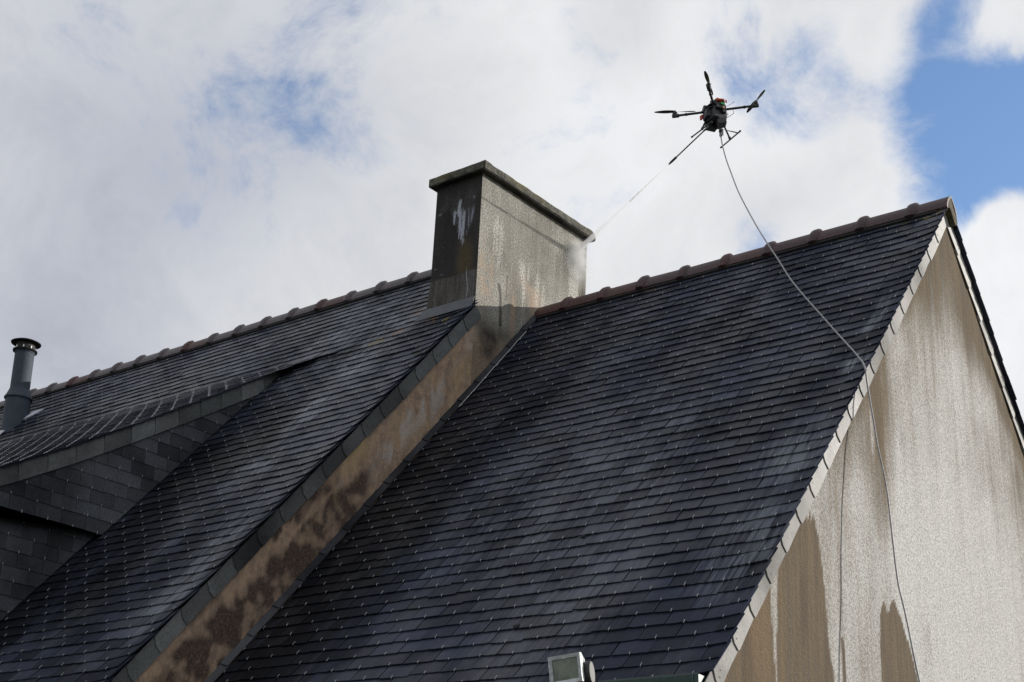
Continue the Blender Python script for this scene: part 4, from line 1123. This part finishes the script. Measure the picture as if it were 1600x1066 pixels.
# spray lance
hit = CAM + pray(897, 398) * ((XF - CAM.x) / pray(897, 398).x)
base = onray(1110, 195, dc - up * .08)
ld = (hit - base).normalized()
def along(px, py):
    d = pray(px, py); w0_ = CAM - base; b_ = d.dot(ld); d_ = d.dot(w0_); e_ = ld.dot(w0_)
    return base + ld * ((e_ - b_ * d_) / (1 - b_ * b_))
noz = along(1044, 256); pr1 = along(1055, 245)
ln = MB().tube([base, pr1], .0058, 8).mk('spray_lance', M_carbon, dr, smooth=True)
MB().tube([pr1 - ld * .01, pr1, noz - ld * .03, noz - ld * .015, noz], [.006, .0105, .0105, .008, .006], 10).mk('nozzle', M_black, ln, smooth=35)
lb = along(1100, 205); MB().tube([lb - ld * .10, lb], .0080, 8).mk('lance_clamp', M_dgrey, ln)
# hose reel eye under the body
he = onray(1126.5, 210, dc - up * .16)
mb = MB(); ring = [he + (up * math.cos(a) * 1.5 + fwd * math.sin(a)) * .016 for a in np.linspace(0, 2 * math.pi, 17)]
mb.tube(ring, .005, 6, caps=False); mb.mk('hose_eye', M_black, dr, smooth=True)
MB().tube([he + up * .02, he - up * .03 + rt * .0], .006, 8).mk('hose_coupling', M_silver, dr)

# ================================================================== HOSE
# from the drone down in front of the roof, over the verge, then hanging in front of the gable
hp = [(1126.5, 214), (1129, 228), (1135, 250), (1143, 272), (1153, 298), (1166, 324), (1182, 353), (1198, 379), (1216, 406), (1235, 436), (1256, 462), (1281, 490), (1303, 515), (1324, 538), (1340, 556), (1351, 573)]
P0 = he - up * .03
vergept = Vector((.020, 0, 0))
# verge crossing: on the gable oversail edge
dd = pray(1354, 582); vpnt = CAM + dd * ((.012 - CAM.x) / dd.x)
D0 = (P0 - CAM).length; D1 = (vpnt - CAM).length
pts3 = [P0]
L = [0]
for a, b__ in zip(hp[:-1], hp[1:]): L.append(L[-1] + math.hypot(a[0] - b__[0], a[1] - b__[1]))
for q, l in list(zip(hp, L))[1:]:
    f_ = l / L[-1]; dist = D0 + (D1 - D0) * f_
    p_ = CAM + pray(*q) * dist
    # never below the slates
    hgt = (p_ - PR.O).dot(PR.N)
    if hgt < .02 and p_.x < 0: 
        dq = pray(*q); p_ = CAM + dq * ((PR.O + PR.N * .02 - CAM).dot(PR.N) / dq.dot(PR.N))
    pts3.append(p_)
hang = [(1355, 600, .058), (1360, 630, .08), (1366, 664, .10), (1372, 700, .124), (1381, 740, .150), (1387, 775, .168), (1391, 810, .178), (1395, 845, .188), (1399, 880, .196), (1404, 915, .206), (1412, 948, .225), (1420, 985, .245), (1428, 1025, .262), (1437, 1066, .28), (1447, 1110, .30)]
for px, py, hx in hang:
    d = pray(px, py); pts3.append(CAM + d * ((GX + hx - CAM.x) / d.x))
end = pts3[-1]
pts3 += [end + Vector((.02, .12, -.5)), end + Vector((.10, .20, -1.2)), end + Vector((.3, .2, -2.0)), Vector((end.x + .8, end.y - .1, GZ + .03)), Vector((end.x + 2.5, end.y - .8, GZ + .012))]
def catmull(P, n=5):
    out = []
    for i in range(len(P) - 1):
        p0, p1, p2, p3 = P[max(0, i - 1)], P[i], P[i + 1], P[min(len(P) - 1, i + 2)]
        for k in range(n):
            t_ = k / n
            out.append(.5 * ((2 * p1) + (p2 - p0) * t_ + (2 * p0 - 5 * p1 + 4 * p2 - p3) * t_ ** 2 + (3 * p1 - p0 - 3 * p2 + p3) * t_ ** 3))
    return out + [P[-1]]
ho = MB().tube(catmull(pts3), .0052, 10).mk('hose', M_hose, None, smooth=True)
ho['label'] = 'thin grey hose hanging from the drone across the right roof and down the gable'; ho['category'] = 'hose'

# ================================================================== WATER SPRAY
def vol(name, dens, cen=None, rad=.1):
    m_ = bpy.data.materials.new(name); m_.use_nodes = True; nt = m_.node_tree; nt.nodes.clear()
    o = nt.nodes.new('ShaderNodeOutputMaterial'); v = nt.nodes.new('ShaderNodeVolumePrincipled')
    v.inputs['Color'].default_value = (1, 1, 1, 1); v.inputs['Anisotropy'].default_value = .0
    t = NT(nt); tc_ = nt.nodes.new('ShaderNodeNewGeometry')
    n_ = t.noise(tc_.outputs['Position'], 14, 3)
    d_ = t.ss(n_, .3, .7, dens * (.75 if cen is None else .3), dens * (1.2 if cen is None else 1.6))
    if cen is not None:      # thins out away from where the jet strikes
        q_ = t.vmath('DISTANCE', tc_.outputs['Position'], tuple(cen)); d_ = t.math('MULTIPLY', d_, t.ss(q_, 0., rad, 1., 0.))
    t.lk(d_, v.inputs['Density'])
    nt.links.new(v.outputs[0], o.inputs['Volume']); return m_
jt = thing('water_spray', 'thin white jet of water spray from the drone lance onto the chimney side', 'water spray', noz)
Lj = (hit - noz).length
P_ = [noz + ld * (Lj * f_) for f_ in (0, .15, .4)]
MB().tube(P_, [.003, .006, .011], 12).mk('jet', vol('spray_mist_thin', 95), jt)
P_ = [noz + ld * (Lj * f_) for f_ in (.4, .7, .9)]
MB().tube(P_, [.011, .020, .030], 14).mk('jet', vol('spray_mist', 22), jt)
P_ = [noz + ld * (Lj * f_) for f_ in (.9, 1.0)] + [hit + ld * .0]
MB().tube([noz + ld * (Lj * .9), noz + ld * (Lj * .985)], [.030, .042], 14).mk('jet', vol('spray_mist_dense', 12), jt)
def puff(c, r_, sc, mat):
    bm = bmesh.new(); bmesh.ops.create_icosphere(bm, subdivisions=3, radius=r_)
    for v in bm.verts:
        nn = float(fbm(np.array(v.co.x * 20 + 5), np.array(v.co.y * 20 + v.co.z * 17), 9)); v.co *= .7 + .6 * nn
        v.co.x *= sc[0]; v.co.y *= sc[1]; v.co.z *= sc[2]
    V = [v.co + Vector(c) for v in bm.verts]; F = [[q.index for q in f.verts] for f in bm.faces]; bm.free()
    return mk('mist', V, F, mat, jt)
puff(hit + Vector((.05, .02, .0)), .20, (.30, 1.0, 1.1), vol('splash_mist', 16, hit, .17))
puff(hit + Vector((.05, .06, -.14)), .24, (.25, .9, 1.4), vol('splash_mist_faint', 7, hit + Vector((0, .03, -.10)), .26))



# fine droplets riding in the jet and bouncing off the render
M_drop = plain('spray_droplets', (.86, .88, .92), .3)
rr_ = random.Random(21); mb = MB()
u_ = ld.orthogonal().normalized(); v_ = ld.cross(u_)
def drop(c, q):
    mb.add([c + Vector(a) * q for a in ((1, 0, 0), (-1, 0, 0), (0, 1, 0), (0, -1, 0), (0, 0, 1), (0, 0, -1))],
           [(0, 2, 4), (2, 1, 4), (1, 3, 4), (3, 0, 4), (2, 0, 5), (1, 2, 5), (3, 1, 5), (0, 3, 5)])
for i in range(1300):
    f_ = .80 + .20 * rr_.random(); R_ = (.003 + .034 * f_ ** 1.4) * abs(rr_.gauss(0, .6)); a = rr_.uniform(0, 2 * math.pi)
    drop(noz + ld * (Lj * f_ * .995) + (u_ * math.cos(a) + v_ * math.sin(a)) * R_, rr_.uniform(.0006, .0016))
for i in range(3000):
    a = rr_.uniform(0, 2 * math.pi); q = abs(rr_.gauss(0, 1)) * .055
    drop(hit + Vector((.004 + abs(rr_.gauss(0, .02)), math.cos(a) * q + .02, math.sin(a) * q * 1.2 - .02)), rr_.uniform(.0006, .0017))
mb.mk('droplets', M_drop, jt, kind='stuff')
